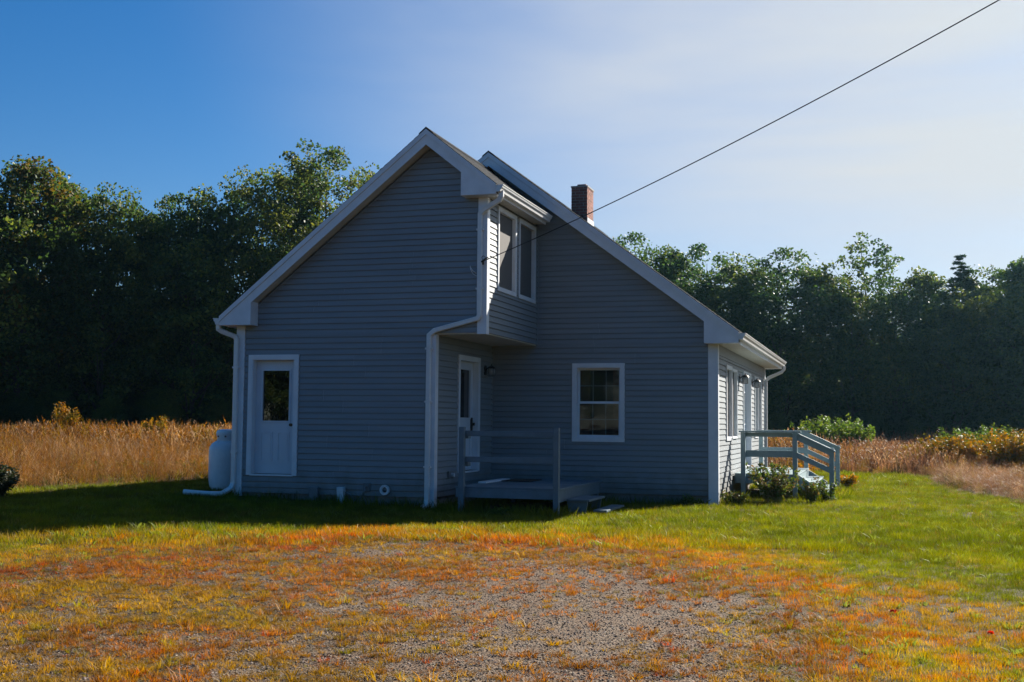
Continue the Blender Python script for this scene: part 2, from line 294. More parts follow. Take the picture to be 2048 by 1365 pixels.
def ground():
    def axis(lo, a, b, hi, st, n):
        return np.concatenate([a-np.geomspace(st, a-lo, n)[::-1], np.arange(a, b, st), b+np.geomspace(st, hi-b, n)])
    xs = axis(-900, -14, 16, 900, .13, 50); ys = axis(-500, -20, 14, 1500, .13, 50)
    X, Y = np.meshgrid(xs, ys); V = np.stack([X, Y, gz(X, Y)], -1).reshape(-1, 3)
    nx, ny = len(xs), len(ys); i = np.arange(nx-1); j = np.arange(ny-1); I, J = np.meshgrid(i, j); a = (J*nx+I).ravel()
    Fq = np.stack([a, a+1, a+nx+1, a+nx], -1)
    Mg = bpy.data.materials.new('earth and gravel'); Mg.use_nodes = True; t = Mg.node_tree; b = t.nodes['Principled BSDF']; b.inputs['Roughness'].default_value = .9; b.inputs['Specular IOR Level'].default_value = .2
    geo = N(t, 'ShaderNodeNewGeometry')
    v = N(t, 'ShaderNodeTexVoronoi'); v.inputs['Scale'].default_value = 55; L(t, geo.outputs['Position'], v.inputs['Vector'])
    v2 = N(t, 'ShaderNodeTexVoronoi'); v2.inputs['Scale'].default_value = 130; L(t, geo.outputs['Position'], v2.inputs['Vector'])
    sp = N(t, 'ShaderNodeSeparateColor'); L(t, v.outputs['Color'], sp.inputs[0]); sp2 = N(t, 'ShaderNodeSeparateColor'); L(t, v2.outputs['Color'], sp2.inputs[0])
    rp = N(t, 'ShaderNodeValToRGB'); e = rp.color_ramp.elements; e[0].color = (.06,.042,.027,1); e[1].color = (.23,.175,.13,1); e.new(.5).color = (.13,.09,.06,1); e.new(.85).color = (.16,.12,.085,1)
    av = N(t, 'ShaderNodeMath', operation='MULTIPLY_ADD'); L(t, sp.outputs[0], av.inputs[0]); av.inputs[1].default_value = .6; 
    m5 = N(t, 'ShaderNodeMath', operation='MULTIPLY'); L(t, sp2.outputs[1], m5.inputs[0]); m5.inputs[1].default_value = .4; L(t, m5.outputs[0], av.inputs[2]); L(t, av.outputs[0], rp.inputs['Fac'])
    nn = N(t, 'ShaderNodeTexNoise'); nn.inputs['Scale'].default_value = 1.6; nn.inputs['Detail'].default_value = 7; L(t, geo.outputs['Position'], nn.inputs['Vector'])
    so2 = N(t, 'ShaderNodeMapRange'); L(t, nn.outputs['Fac'], so2.inputs['Value']); so2.inputs['From Min'].default_value = .42; so2.inputs['From Max'].default_value = .68; so2.inputs['To Max'].default_value = .7
    mxs = N(t, 'ShaderNodeMix', data_type='RGBA'); L(t, so2.outputs['Result'], mxs.inputs[0]); L(t, rp.outputs['Color'], mxs.inputs[6]); mxs.inputs[7].default_value = (.11,.062,.034,1)
    at = N(t, 'ShaderNodeAttribute', attribute_name='cover')
    n3 = N(t, 'ShaderNodeTexNoise'); n3.inputs['Scale'].default_value = 9; n3.inputs['Detail'].default_value = 6; L(t, geo.outputs['Position'], n3.inputs['Vector'])
    su = N(t, 'ShaderNodeMath', operation='ADD'); L(t, at.outputs['Fac'], su.inputs[0]); L(t, n3.outputs['Fac'], su.inputs[1])
    mk = N(t, 'ShaderNodeMapRange'); L(t, su.outputs[0], mk.inputs['Value']); mk.inputs['From Min'].default_value = .95; mk.inputs['From Max'].default_value = 1.4
    thatch = N(t, 'ShaderNodeMix', data_type='RGBA'); L(t, n3.outputs['Fac'], thatch.inputs[0]); thatch.inputs[6].default_value = (.025,.02,.006,1); thatch.inputs[7].default_value = (.075,.045,.012,1)
    mg = N(t, 'ShaderNodeMix', data_type='RGBA'); L(t, mk.outputs['Result'], mg.inputs[0]); L(t, mxs.outputs[2], mg.inputs[6]); L(t, thatch.outputs[2], mg.inputs[7]); L(t, mg.outputs[2], b.inputs['Base Color'])
    bp = N(t, 'ShaderNodeBump'); bp.inputs['Strength'].default_value = 1; bp.inputs['Distance'].default_value = .012; L(t, v.outputs['Distance'], bp.inputs['Height']); bp.invert = True
    bp2 = N(t, 'ShaderNodeBump'); bp2.inputs['Strength'].default_value = .7; bp2.inputs['Distance'].default_value = .03; L(t, n3.outputs['Fac'], bp2.inputs['Height']); L(t, bp.outputs['Normal'], bp2.inputs['Normal']); L(t, bp2.outputs['Normal'], b.inputs['Normal'])
    me = npmesh('ground', V, Fq, Mg)
    at = me.attributes.new('cover', 'FLOAT', 'POINT'); at.data.foreach_set('value', cover(X, Y).ravel().astype(np.float32))
    me.polygons.foreach_set('use_smooth', [True]*len(me.polygons))
    tag(link('ground', me), 'lawn ground and thin gravel parking patch in front of the house', kind='structure')
ground()

# ------------------------------------------------------------------ house
house = empty('house', 'blue-grey clapboard house with white trim and a gabled front wing', 'house')
XL, XU, XM, D, YB, XB = -3.7575, .9004, 4.3522, 3.088, 12.59, -4.39
ZB = .20; ZO = 2.98; C = .1016
AX, AZ_, WP = -.10, 6.478, .80                       # wing ridge
MX, MZ, MP = -.02, 6.771, .745                       # main ridge
def wtop(u): return AZ_-WP*abs(u-AX)
def mtop(u): return MZ-MP*abs(u-MX)
FRONT = Fr((0,0,0), (1,0,0), (0,-1,0)); DOORW = Fr((0,0,0), (0,1,0), (1,0,0)); UPS = Fr((XU,0,0), (0,1,0), (1,0,0))
MAIN = Fr((0,D,0), (1,0,0), (0,-1,0)); RIGHT = Fr((XM,0,0), (0,1,0), (1,0,0)); LEFT = Fr((XL,0,0), (0,1,0), (-1,0,0)); BACK = Fr((0,YB,0), (1,0,0), (0,1,0)); MLEFT = Fr((XB,0,0), (0,1,0), (-1,0,0))

def cells(za, zb, lo, hi, holes):
    """trapezoids between za and zb, holes removed; each (z0,z1,[(u0 at z0,u1 at z0,u0 at z1,u1 at z1)...])"""
    cuts = sorted({za, zb} | {z for h in holes for z in h[2:4] if za < z < zb}); res = []
    for a, b in zip(cuts, cuts[1:]):
        if b-a < 1e-4: continue
        mid = (a+b)/2; l0, l1, h0, h1 = lo(a), lo(b), hi(a), hi(b)
        if h0-l0 < .01: continue
        if h1 < l1: h1 = l1 = (h1+l1)/2
        segs = [(l0, l1, h0, h1)]
        for hu0, hu1, hz0, hz1 in holes:
            if hz0 < mid < hz1:
                ns = []
                for (a0, a1, b0, b1) in segs:
                    if hu0 > max(a0, a1) and hu1 < min(b0, b1): ns += [(a0, a1, hu0, hu0), (hu1, hu1, b0, b1)]
                    elif hu1 <= min(a0, a1) or hu0 >= max(b0, b1): ns.append((a0, a1, b0, b1))
                    elif hu1 < min(b0, b1): ns.append((hu1, hu1, b0, b1))
                    elif hu0 > max(a0, a1): ns.append((a0, a1, hu0, hu0))
                segs = ns
        res.append((a, b, segs))
    return res
def wall(fr, za, zb, lo, hi, holes, breaks=(), thick=.10, name='wall'):
    mb = MB(); zs = sorted({za, zb} | {z for z in breaks if za < z < zb})
    for a, b in zip(zs, zs[1:]):
        for z0, z1, segs in cells(a, b, lo, hi, holes):
            for (a0, a1, b0, b1) in segs: mb.prism([(a0, z0), (b0, z0), (b1, z1), (a1, z1)], -thick, 0, fr)
    return mb.build(name, M['wallback'], house)
def siding(wl, fr, z0, z1, lo, hi, holes, stuff=False):
    allmb = MB(); z = z0
    while z < z1-.01:
        zt = min(z+C, z1); groups = []
        row_i = int(round((z-z0)/C)); jr = random.Random(int(z0*100)*7+row_i//2+int(hi(z0)*10)); W_ = hi(z)-lo(z); hj = list(holes)
        if not stuff and W_ > 3.3:
            uj = lo(z)+W_*jr.uniform(.25, .75)
            if not any(h[0]-.25 < uj < h[1]+.25 and h[2] < zt and h[3] > z for h in holes): hj.append((uj, uj+.0015, z-.01, zt+.01))
        cs = cells(z, zt, lo, hi, hj)
        full = any(len(s[2]) == 1 for s in cs) or not cs
        mbs = [MB()] if full else [MB() for _ in range(max(len(s[2]) for s in cs))]
        zl = min(z+C-.018, zt); off = lambda q: .028-.016*(q-z)/C
        cs = [(q0, q1, [(l0, l0+(l1-l0)*1, h0, h1) for (l0, l1, h0, h1) in sg]) for q0, q1, sg in cs]
        for a, b, segs in cs:
            for i, (a0, a1, b0, b1) in enumerate(segs):
                mb = mbs[0] if full else mbs[min(i, len(mbs)-1)]
                for q0, q1, f_ in ((a, min(b, zl), 1), (max(a, zl), b, 0)):
                    if q1-q0 < 1e-4: continue
                    t0, t1 = (q0-a)/(b-a), (q1-a)/(b-a); l0, l1, h0, h1 = a0+(a1-a0)*t0, a0+(a1-a0)*t1, b0+(b1-b0)*t0, b0+(b1-b0)*t1
                    n0, n1 = (off(q0), off(q1)) if f_ else (.004, .004)
                    if f_: jn = jr.uniform(-.0015, .0015); n0 += jn; n1 += jn
                    vs = [fr.p(l0, n0, q0), fr.p(h0, n0, q0), fr.p(h1, n1, q1), fr.p(l1, n1, q1), fr.p(l0, .001, q0), fr.p(h0, .001, q0), fr.p(h1, .001, q1), fr.p(l1, .001, q1)]
                    mb.add(vs, [(0,1,2,3),(0,4,5,1),(0,3,7,4),(1,5,6,2),(3,2,6,7)])
        for mb in mbs:
            if not mb.v: continue
            if stuff: allmb.add(mb.v, mb.f)
            else: mb.build('siding_board', M['siding'], wl)
        z = zt
    if stuff:
        tag(allmb.build('siding', M['siding'], wl), kind='stuff')
cst = lambda c: (lambda z: c)
# openings: (u0,u1,z0,z1)
hD1 = (-3.465, -2.62, .53, 2.565)
hD2 = (1.20, 2.22, .59, 2.61)
hU1 = (.62, 1.58, 3.81, 5.17); hU2 = (1.86, 2.82, 3.81, 5.17)
hM = (1.70, 2.57, 1.20, 2.54)
hR1 = (4.38, 6.12, 1.22, 2.58); hRD = (7.42, 8.92, .56, 2.58); hR2 = (9.92, 11.52, 1.22, 2.58)
g_lo = lambda top, ax, p, lim: (lambda z: max(lim, ax-(top-z)/p)); g_hi = lambda top, ax, p, lim: (lambda z: min(lim, ax+(top-z)/p))
wt = AZ_-.30; mt = MZ-.27
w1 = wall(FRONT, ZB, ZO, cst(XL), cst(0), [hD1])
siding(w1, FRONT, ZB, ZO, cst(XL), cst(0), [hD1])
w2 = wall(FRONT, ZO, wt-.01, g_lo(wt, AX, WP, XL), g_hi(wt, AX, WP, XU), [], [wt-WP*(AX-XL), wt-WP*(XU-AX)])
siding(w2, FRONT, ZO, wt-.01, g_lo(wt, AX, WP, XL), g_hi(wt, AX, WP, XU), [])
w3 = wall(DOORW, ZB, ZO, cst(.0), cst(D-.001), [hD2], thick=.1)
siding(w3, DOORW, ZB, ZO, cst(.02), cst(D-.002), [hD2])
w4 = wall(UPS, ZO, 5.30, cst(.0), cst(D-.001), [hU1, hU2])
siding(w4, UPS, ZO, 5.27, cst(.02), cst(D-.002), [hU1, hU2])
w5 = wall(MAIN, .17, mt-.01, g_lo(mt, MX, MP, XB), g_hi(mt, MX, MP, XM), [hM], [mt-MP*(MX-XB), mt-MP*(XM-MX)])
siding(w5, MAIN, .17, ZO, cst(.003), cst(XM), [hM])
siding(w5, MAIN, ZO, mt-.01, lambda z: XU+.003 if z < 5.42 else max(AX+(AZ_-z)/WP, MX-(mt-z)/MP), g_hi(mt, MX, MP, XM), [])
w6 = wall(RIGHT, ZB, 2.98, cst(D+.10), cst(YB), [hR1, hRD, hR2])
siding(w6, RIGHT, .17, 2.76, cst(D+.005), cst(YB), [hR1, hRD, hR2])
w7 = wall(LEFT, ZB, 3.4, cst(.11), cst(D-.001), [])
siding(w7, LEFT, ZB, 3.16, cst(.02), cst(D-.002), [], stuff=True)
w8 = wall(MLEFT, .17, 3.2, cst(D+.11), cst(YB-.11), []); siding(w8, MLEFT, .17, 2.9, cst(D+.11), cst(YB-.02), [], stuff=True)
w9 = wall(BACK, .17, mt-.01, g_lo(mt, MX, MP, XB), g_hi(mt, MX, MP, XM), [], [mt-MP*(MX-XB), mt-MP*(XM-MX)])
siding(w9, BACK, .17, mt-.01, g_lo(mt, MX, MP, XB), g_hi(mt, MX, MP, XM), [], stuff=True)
# frieze on the right wall under the soffit
MB().box(D+.03, YB-.02, .001, .034, 2.762, 2.955, RIGHT).build('frieze_board', M['siding'], house)
# foundation
f = MB(); f.box(XL+.03, -.03, .03, D-.02, -.3, ZB-.005); f.box(XB+.03, XM-.03, D+.03, YB-.03, -.3, .165)
f.build('foundation', M['concrete'], house)
# upper floor slab closing the overhang (soffit board)
MB().box(.024, XU-.002, .004, D-.004, ZO-.022, ZO-.001).build('overhang_soffit', M['soffit'], house)
# dark rooms behind the windows
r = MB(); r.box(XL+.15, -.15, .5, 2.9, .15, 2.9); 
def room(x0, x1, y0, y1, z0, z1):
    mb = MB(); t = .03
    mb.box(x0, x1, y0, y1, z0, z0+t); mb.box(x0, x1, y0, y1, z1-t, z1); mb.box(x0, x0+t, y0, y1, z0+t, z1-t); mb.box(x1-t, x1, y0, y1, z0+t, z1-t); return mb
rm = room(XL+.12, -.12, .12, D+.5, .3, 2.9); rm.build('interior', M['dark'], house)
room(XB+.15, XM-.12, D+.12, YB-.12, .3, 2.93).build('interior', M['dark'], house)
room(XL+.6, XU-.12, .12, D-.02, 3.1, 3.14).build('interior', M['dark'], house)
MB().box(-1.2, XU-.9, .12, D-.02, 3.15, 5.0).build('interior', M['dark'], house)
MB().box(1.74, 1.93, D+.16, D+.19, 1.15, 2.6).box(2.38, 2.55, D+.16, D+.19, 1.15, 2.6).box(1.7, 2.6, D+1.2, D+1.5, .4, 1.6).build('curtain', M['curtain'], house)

def casing(mb, fr, h, w=.075, n0=.0, n1=.042, sill=True, top=None):
    u0, u1, z0, z1 = h; top = top or w
    mb.box(u0-w, u0, n0, n1, z0-(w if sill else .02), z1+top, fr); mb.box(u1, u1+w, n0, n1, z0-(w if sill else .02), z1+top, fr)
    mb.box(u0, u1, n0, n1, z1, z1+top, fr)
    if sill: mb.box(u0, u1, n0, n1, z0-w, z0, fr)
    # jambs
    t = .018; mb.box(u0, u0+t, -.11, n1-.006, z0, z1, fr); mb.box(u1-t, u1, -.11, n1-.006, z0, z1, fr); mb.box(u0+t, u1-t, -.11, n1-.006, z1-t, z1, fr)
    if sill: mb.box(u0+t, u1-t, -.11, n1-.006, z0, z0+t, fr)
def dhung(fr, h, grid=(3, 2), screen=False, cw=.075):
    """double-hung window: casing, two sashes with muntins, panes"""
    win = MB(); casing(win, fr, h, cw); wo = win.build('window', M['trim'], house)
    u0, u1, z0, z1 = h; u0 += .018; u1 -= .018; z0 += .018; z1 -= .018; zm = (z0+z1)/2; s = .038
    for k, (a, b, n) in enumerate(((z0, zm+.015, -.045), (zm-.015, z1, -.075))):
        sm = MB(); sm.box(u0, u0+s, n-.028, n, a, b, fr); sm.box(u1-s, u1, n-.028, n, a, b, fr); sm.box(u0+s, u1-s, n-.028, n, a, a+s, fr); sm.box(u0+s, u1-s, n-.028, n, b-s, b, fr)
        sm.build('sash', M['trim'], wo)
        if grid:
            g = MB()
            for i in range(1, grid[0]):
                x = u0+s+(u1-u0-2*s)*i/grid[0]; g.box(x-.009, x+.009, n-.026, n-.018, a+s, b-s, fr)
            for i in range(1, grid[1]):
                zz = a+s+(b-a-2*s)*i/grid[1]; g.box(u0+s, u1-s, n-.0255, n-.0185, zz-.009, zz+.009, fr)
            g.build('muntin_grid', M['trim'], wo)
        MB().box(u0+s, u1-s, n-.016, n-.012, a+s, b-s, fr).build('pane', M['glass'], wo)
    if screen: MB().box(u0+.004, u1-.004, -.030, -.027, z0+.004, z1-.004, fr).build('screen', M['screen'], wo)
    return wo
dhung(MAIN, hM, cw=.072)
dhung(UPS, hU1, None, True, .06); dhung(UPS, hU2, None, True, .06)
for h in (hR1, hR2):
    u0, u1, z0, z1 = h; mid = (u0+u1)/2
    dhung(RIGHT, (u0, mid-.03, z0, z1), None, True, .06); dhung(RIGHT, (mid+.03, u1, z0, z1), None, True, .03)
def door(fr, h, hinge_left=True, glass=(.16, .52), knobside=1, cw=.075, slab_n=-.085, lite_z=(1.42, 2.36), width_inset=.0, knobz=1.38, knobmat='brass', panels=True, top=None):
    u0, u1, z0, z1 = h
    cb = MB(); casing(cb, fr, h, cw, sill=False, top=top); dr = cb.build('door', M['trim'], house)
    MB().box(u0, u1, -.11, .045, z0-.03, z0, fr).build('threshold', M['trim'], dr)
    a, b = u0+.02, u1-.02; g0, g1 = a+.14, b-.14; lz0, lz1 = lite_z
    sm = MB(); n0, n1 = slab_n-.04, slab_n
    sm.box(a, g0, n0, n1, z0+.005, z1-.02, fr); sm.box(g1, b, n0, n1, z0+.005, z1-.02, fr); sm.box(g0, g1, n0, n1, z0+.005, lz0, fr); sm.box(g0, g1, n0, n1, lz1, z1-.02, fr)
    sm.build('door_leaf', M['door'], dr)
    lm = MB(); q = .03
    lm.box(g0-q, g0, n1, n1+.012, lz0-q, lz1+q, fr); lm.box(g1, g1+q, n1, n1+.012, lz0-q, lz1+q, fr); lm.box(g0, g1, n1, n1+.012, lz1, lz1+q, fr); lm.box(g0, g1, n1, n1+.012, lz0-q, lz0, fr)
    lm.build('glass_frame', M['door'], dr)
    MB().box(g0, g1, n0+.012, n0+.018, lz0, lz1, fr).build('pane', M['doorglass'], dr)
    if panels:
        mid = (a+b)/2
        for p0, p1 in ((a+.12, mid-.05), (mid+.05, b-.12)):
            pm = MB(); pz0, pz1 = z0+.22, lz0-.2
            for (x0, x1, y0, y1) in ((p0, p1, pz0, pz0+.018), (p0, p1, pz1-.018, pz1), (p0, p0+.018, pz0+.018, pz1-.018), (p1-.018, p1, pz0+.018, pz1-.018)): pm.box(x0, x1, n1, n1+.008, y0, y1, fr)
            pm.box(p0+.04, p1-.04, n1, n1+.006, pz0+.04, pz1-.04, fr); pm.build('door_panel', M['door'], dr)
    ku = b-.07 if knobside > 0 else a+.07
    km = MB(); c = fr.p(ku, n1+.03, knobz); km.tube([fr.p(ku, n1, knobz), fr.p(ku, n1+.035, knobz)], .012); km.tube([fr.p(ku, n1+.035, knobz), fr.p(ku, n1+.042, knobz), fr.p(ku, n1+.07, knobz), fr.p(ku, n1+.075, knobz)], .028, 12)
    km.build('door_knob', M[knobmat], dr)
    return dr
door(FRONT, hD1, lite_z=(1.47, 2.36), knobz=1.40)
d2 = door(DOORW, hD2, lite_z=(1.56, 2.44), knobz=1.44)
MB().box(2.10, 2.16, -.085, -.055, 1.30, 1.56, DOORW).build('lock_keypad', M['black'], d2)
MB().box(2.01, 2.15, -.084, -.02, 1.27, 1.31, DOORW).build('door_handle', M['black'], d2)
d3 = door(RIGHT, hRD, lite_z=(1.5, 2.2), knobz=1.5, knobside=-1)
# black storm-door edge
MB().box(-.0, 6.0, 0, 0, 0, 0) if False else None

# corner boards and inner corner strips
def lboard(x, y, sx, sy, z0, z1, w=.13, p=.038):
    """outside corner: boards on both faces, sx,sy = outward signs"""
    mb = MB(); 
    mb.box(min(x+sx*p, x-sx*w), max(x+sx*p, x-sx*w), min(y, y+sy*p), max(y, y+sy*p), z0, z1)
    mb.box(min(x, x+sx*p), max(x, x+sx*p), min(y-sy*.002, y-sy*w*.75), max(y-sy*.002, y-sy*w*.75), z0, z1)
    return mb.build('corner_board', M['trim'], house, bevel=.004)
lboard(XL, 0, -1, -1, .12, 3.16); lboard(0, 0, 1, -1, .0, ZO-.022); lboard(XU, 0, 1, -1, ZO-.03, 5.27)
lboard(XM, D, 1, -1, -.03, 2.95, .145); lboard(XM, YB, 1, 1, .1, 2.95)
MB().box(.002, .03, D-.034, D-.001, ZB, ZO-.03).build('inside_corner_strip', M['siding'], house)
MB().box(XU+.002, XU+.034, D-.034, D-.001, ZO, 5.27).build('inside_corner_strip', M['siding'], house)

# ---- roofs
def roof(ax, az, pit, xl, xr, y0, y1, name):
    th = .035
    rf = MB()
    for xe in (xl, xr):
        s = 1 if xe > ax else -1; ze = az-pit*abs(xe-ax)
        rf.prism([(ax, az-.03), (xe, ze-.03), (xe, ze-.03-th), (ax, az-.03-th*1.2)], y0, y1, Fr((0,0,0), (1,0,0), (0,1,0)))
    ro = rf.build('roof', M['trim'], house)
    sh = MB(); ex = .14
    for xe in (xl, xr):
        s = 1 if xe > ax else -1; Lh = abs(xe-ax)+.02; k = math.sqrt(1+pit*pit); n = int(Lh*k/ex)+1
        for i in range(n):
            a = Lh-i*ex/k; b = max(Lh-(i+1)*ex/k-.02, 0)
            y = y0-.01+(.11 if i % 2 else 0)-.22
            # tabs
            wtab = .31; yy = y0-.012; first = True
            while yy < y1+.012-1e-6:
                y2 = min(yy+(wtab*(.5 if (first and i % 2) else 1)), y1+.012); first = False
                lift = .008+.004*random.random(); g = .004 if y2 < y1 else 0
                za, zb = az-pit*a, az-pit*b
                sh.add([(ax+s*a, yy, za-.029), (ax+s*a, y2-g, za-.029), (ax+s*b, y2-g, zb-.028), (ax+s*b, yy, zb-.028),
                        (ax+s*a, yy, za-.025+lift), (ax+s*a, y2-g, za-.025+lift), (ax+s*b, y2-g, zb-.022), (ax+s*b, yy, zb-.022)],
                       [(4,5,6,7),(0,1,5,4),(0,4,7,3),(1,2,6,5)])
                yy = y2
    for s in (1, -1):      # ridge cap
        sh.add([(ax, y0-.014, az-.008), (ax, y1, az-.008), (ax+s*.13, y1, az-.13*pit-.008), (ax+s*.13, y0-.014, az-.13*pit-.008),
                (ax, y0-.014, az+.008), (ax, y1, az+.008), (ax+s*.13, y1, az-.13*pit+.004), (ax+s*.13, y0-.014, az-.13*pit+.004)], [(4,5,6,7),(0,3,7,4),(2,3,7,6),(0,1,2,3)])
    tag(sh.build('shingles', M['shingle'], ro), kind='stuff'); return ro
OH = .2814
roof(AX, AZ_, WP, -4.01, 1.16, -OH, D-.003, 'wing')
roof(MX, MZ, MP, -4.85, 4.79, D-OH, YB+OH, 'main')
def rake(fr, ax, az, pit, xe, inner, n1, wall_n, drop=.20, boxz=None, boxin=None):
    """rake trim on one slope: shadow board, fascia, sloped soffit"""
    z = lambda x, d: az-pit*abs(x-ax)-d
    a0, a1 = n1-.02, n1
    MB().prism([(ax, az-.03), (xe, z(xe, .03)), (xe, z(xe, .125)), (ax, az-.125)], a0-.004, a1+.018, fr).build('rake_shadow_board', M['trim'], house)
    MB().prism([(ax, az-.127), (xe, z(xe, .127)), (xe, z(xe, .127+drop)), (ax, az-.127-drop)] if boxz is None else
               [(ax, az-.127), (xe, z(xe, .127)), (xe, max(z(xe, .127)-.02, boxz) if False else boxz), (boxin, boxz), (boxin, z(boxin, .127+drop-.03)), (ax, az-.127-drop+.03)], a0, a1, fr).build('rake_board', M['trim'], house)
    xi = boxin
    MB().prism([(ax, az-.262), (xi, z(xi, .262)), (xi, z(xi, .277)), (ax, az-.277)], wall_n, a0-.001, fr).build('rake_soffit', M['soffit'], house)
    # side and bottom of the cornice box
    if boxz is not None:
        mb = MB(); s = 1 if xe > ax else -1
        mb.box(xi, xi+s*.018, wall_n, a0-.001, boxz, z(xi, .26), fr) if s > 0 else mb.box(xi-.018, xi, wall_n, a0-.001, boxz, z(xi, .26), fr)
        lo_, hi_ = (xi+.018, xe) if s > 0 else (xe, xi-.018)
        mb.box(lo_, hi_, wall_n, a0-.001, boxz, boxz+.015, fr)
        mb.build('cornice_return', M['trim'], house)
rake(FRONT, AX, AZ_, WP, -4.01, None, OH, .018, boxz=3.16, boxin=-3.385)
rake(FRONT, AX, AZ_, WP, 1.16, None, OH, .018, boxz=5.27, boxin=.54)
rake(MAIN, MX, MZ, MP, 4.79, None, OH, .018, boxz=2.95, boxin=4.166)
rake(MAIN, MX, MZ, MP, -4.85, None, OH, .018, boxz=2.95, boxin=-4.2)
rake(BACK, MX, MZ, MP, 4.79, None, OH, .018, boxz=2.95, boxin=4.166)
rake(BACK, MX, MZ, MP, -4.85, None, OH, .018, boxz=2.95, boxin=-4.2)
def eave(xw, xe, ze, zb, y0, y1, sgn):
    """horizontal soffit and fascia along Y"""
    lo_, hi_ = sorted((xw, xe-sgn*.02))
    MB().box(lo_, hi_, y0, y1, zb+.004, zb+.019).build('eave_soffit', M['soffit'], house)
    lo_, hi_ = sorted((xe-sgn*.02, xe))
    MB().box(lo_, hi_, y0, y1, zb-.01, ze-.075).build('fascia_board', M['trim'], house)
eave(XU+.03, 1.16, 5.478, 5.27, .0, D-.3, 1); eave(XL-.03, -4.01, 3.35, 3.16, .0, D-.01, -1); eave(XM+.03, 4.79, 3.187, 2.95, D+.0, YB, 1); eave(XB-.03, -4.85, 3.17, 2.95, D, YB, -1)
def gutter(xe, zt, y0, y1, s):
    """K-style gutter hung on the fascia"""
    prof = [(0, -.005), (0, -.115), (.075, -.115), (.085, -.075), (.112, -.045), (.118, -.012), (.128, -.012), (.128, 0), (.110, 0), (.108, -.05), (.078, -.08), (.070, -.105), (.006, -.105), (.006, -.005)]
    mb = MB(); k = len(prof); pts = [(xe+s*.002+s*a, b+zt) for a, b in prof]
    mb.add([(a, y0, b) for a, b in pts]+[(a, y1, b) for a, b in pts], [(i, (i+1) % k, (i+1) % k+k, i+k) for i in range(k)])
    ends = [(xe+s*.002+s*a, b+zt) for a, b in prof[:8]]
    for y, yy in ((y0-.004, y0), (y1, y1+.004)):
        b0 = len(mb.v); mb.add([(a, y, b) for a, b in ends]+[(a, yy, b) for a, b in ends], [tuple(range(8)), tuple(range(15, 7, -1))]+[(i, (i+1) % 8, (i+1) % 8+8, i+8) for i in range(8)])
    return mb.build('gutter', M['gutter'], house)
gutter(1.16, 5.42, -OH, D-OH-.02, 1); gutter(-4.01, 3.29, -OH, D-.2, -1); gutter(4.79, 3.13, D-OH, YB+OH, 1); gutter(-4.85, 3.12, D-OH, YB+OH, -1)
def spout(pts, ref, w=.078, d=.058):
    a, b = w/2, d/2; c = .01
    return MB().sweep(pts, [(-a+c,-b),(a-c,-b),(a,-b+c),(a,b-c),(a-c,b),(-a+c,b),(-a,b-c),(-a,-b+c)], ref).build('downspout', M['gutter'], house)
# left front corner
dsl = spout([(-4.07,-.20,3.20),(-4.07,-.20,3.10),(-4.02,-.17,3.06),(-3.80,-.085,2.97),(-3.77,-.075,2.92),(-3.77,-.07,1.5),(-3.77,-.07,.36),(-3.785,-.12,.27),(-3.86,-.34,.17)], (0,-1,0), .085, .065)
e = MB(); e.tube([(-3.80,-.36,.185),(-4.05,-.38,.18),(-4.25,-.42,.19),(-4.52,-.46,.205)], .045, 12); e.build('drain_pipe', M['gutter'], house, smooth=True)
# front wing, right upper gutter down to the lower corner
dsu = spout([(1.23,-.20,5.33),(1.23,-.20,5.24),(1.19,-.18,5.18),(.88,-.085,5.04),(.82,-.07,4.98),(.82,-.065,4.0),(.82,-.065,3.26),(.79,-.065,3.21),(.02,-.068,3.02),(-.075,-.07,2.94),(-.075,-.07,1.0),(-.075,-.07,.16),(-.085,-.085,.08),(-.12,-.17,.03)], (0,-1,0), .085, .065)
# far right corner
spout([(4.86,YB+.16,3.02),(4.86,YB+.16,2.93),(4.80,YB+.15,2.86),(4.50,YB+.06,2.72),(4.41,YB+.0,2.64),(4.41,YB-.06,1.4),(4.41,YB-.06,.1)], (1,0,0), .085, .065)

for par, (x_, y_), zs_ in ((dsl, (-3.77, -.07), (.9, 2.4)), (dsu, (.82, -.065), (3.7, 4.7)), (dsu, (-.075, -.07), (.7, 1.8, 2.7))):
    for z_ in zs_: MB().box(x_-.062, x_+.062, y_-.036, -.03, z_, z_+.03).build('strap', M['gutter'], par)
# ---- chimney: bricks laid one by one
ch = MB(); cx0, cx1, cy0, cy1, cz0, cz1 = .31, .70, 8.0, 8.62, 6.0, 7.06
ch.box(cx0+.008, cx1-.008, cy0+.008, cy1-.008, cz0, cz1-.005); chim = ch.build('chimney', M['mortar'], house)
bm_x = MB().box(-.0925, .0925, -.045, .045, -.0285, .0285).build('brick', M['brick'], chim, bevel=0)
bx_me = bm_x.data; first = [bm_x]
def brick(x, y, z, rz, sx=1):
    if first: o = first.pop()
    else: o = bpy.data.objects.new('brick', bx_me); COL.objects.link(o); o.parent = chim
    o.location = (x+random.uniform(-.001,.001), y+random.uniform(-.001,.001), z); o.rotation_euler = (0, 0, rz); o.scale = (sx, 1, 1)
z = cz0+.03; row = 0
while z < cz1-.0:
    for yy in (cy0+.045, cy1-.045):
        if row % 2 == 0: brick(cx0+.0925, yy, z, 0); brick(cx0+.0925+.2, yy, z, 0, 1.02)
        else: brick(cx0+.195, yy, z, 0)
    L_ = cy1-cy0-.18 if row % 2 == 0 else cy1-cy0
    for xx in (cx0+.045, cx1-.045):
        if row % 2 == 0:
            for k in range(2): brick(xx, cy0+.095+.115+k*.21, z, math.pi/2, 1.07)
        else:
            for k in range(3): brick(xx, cy0+.104+k*.206, z, math.pi/2, 1.05)
    z += .068; row += 1
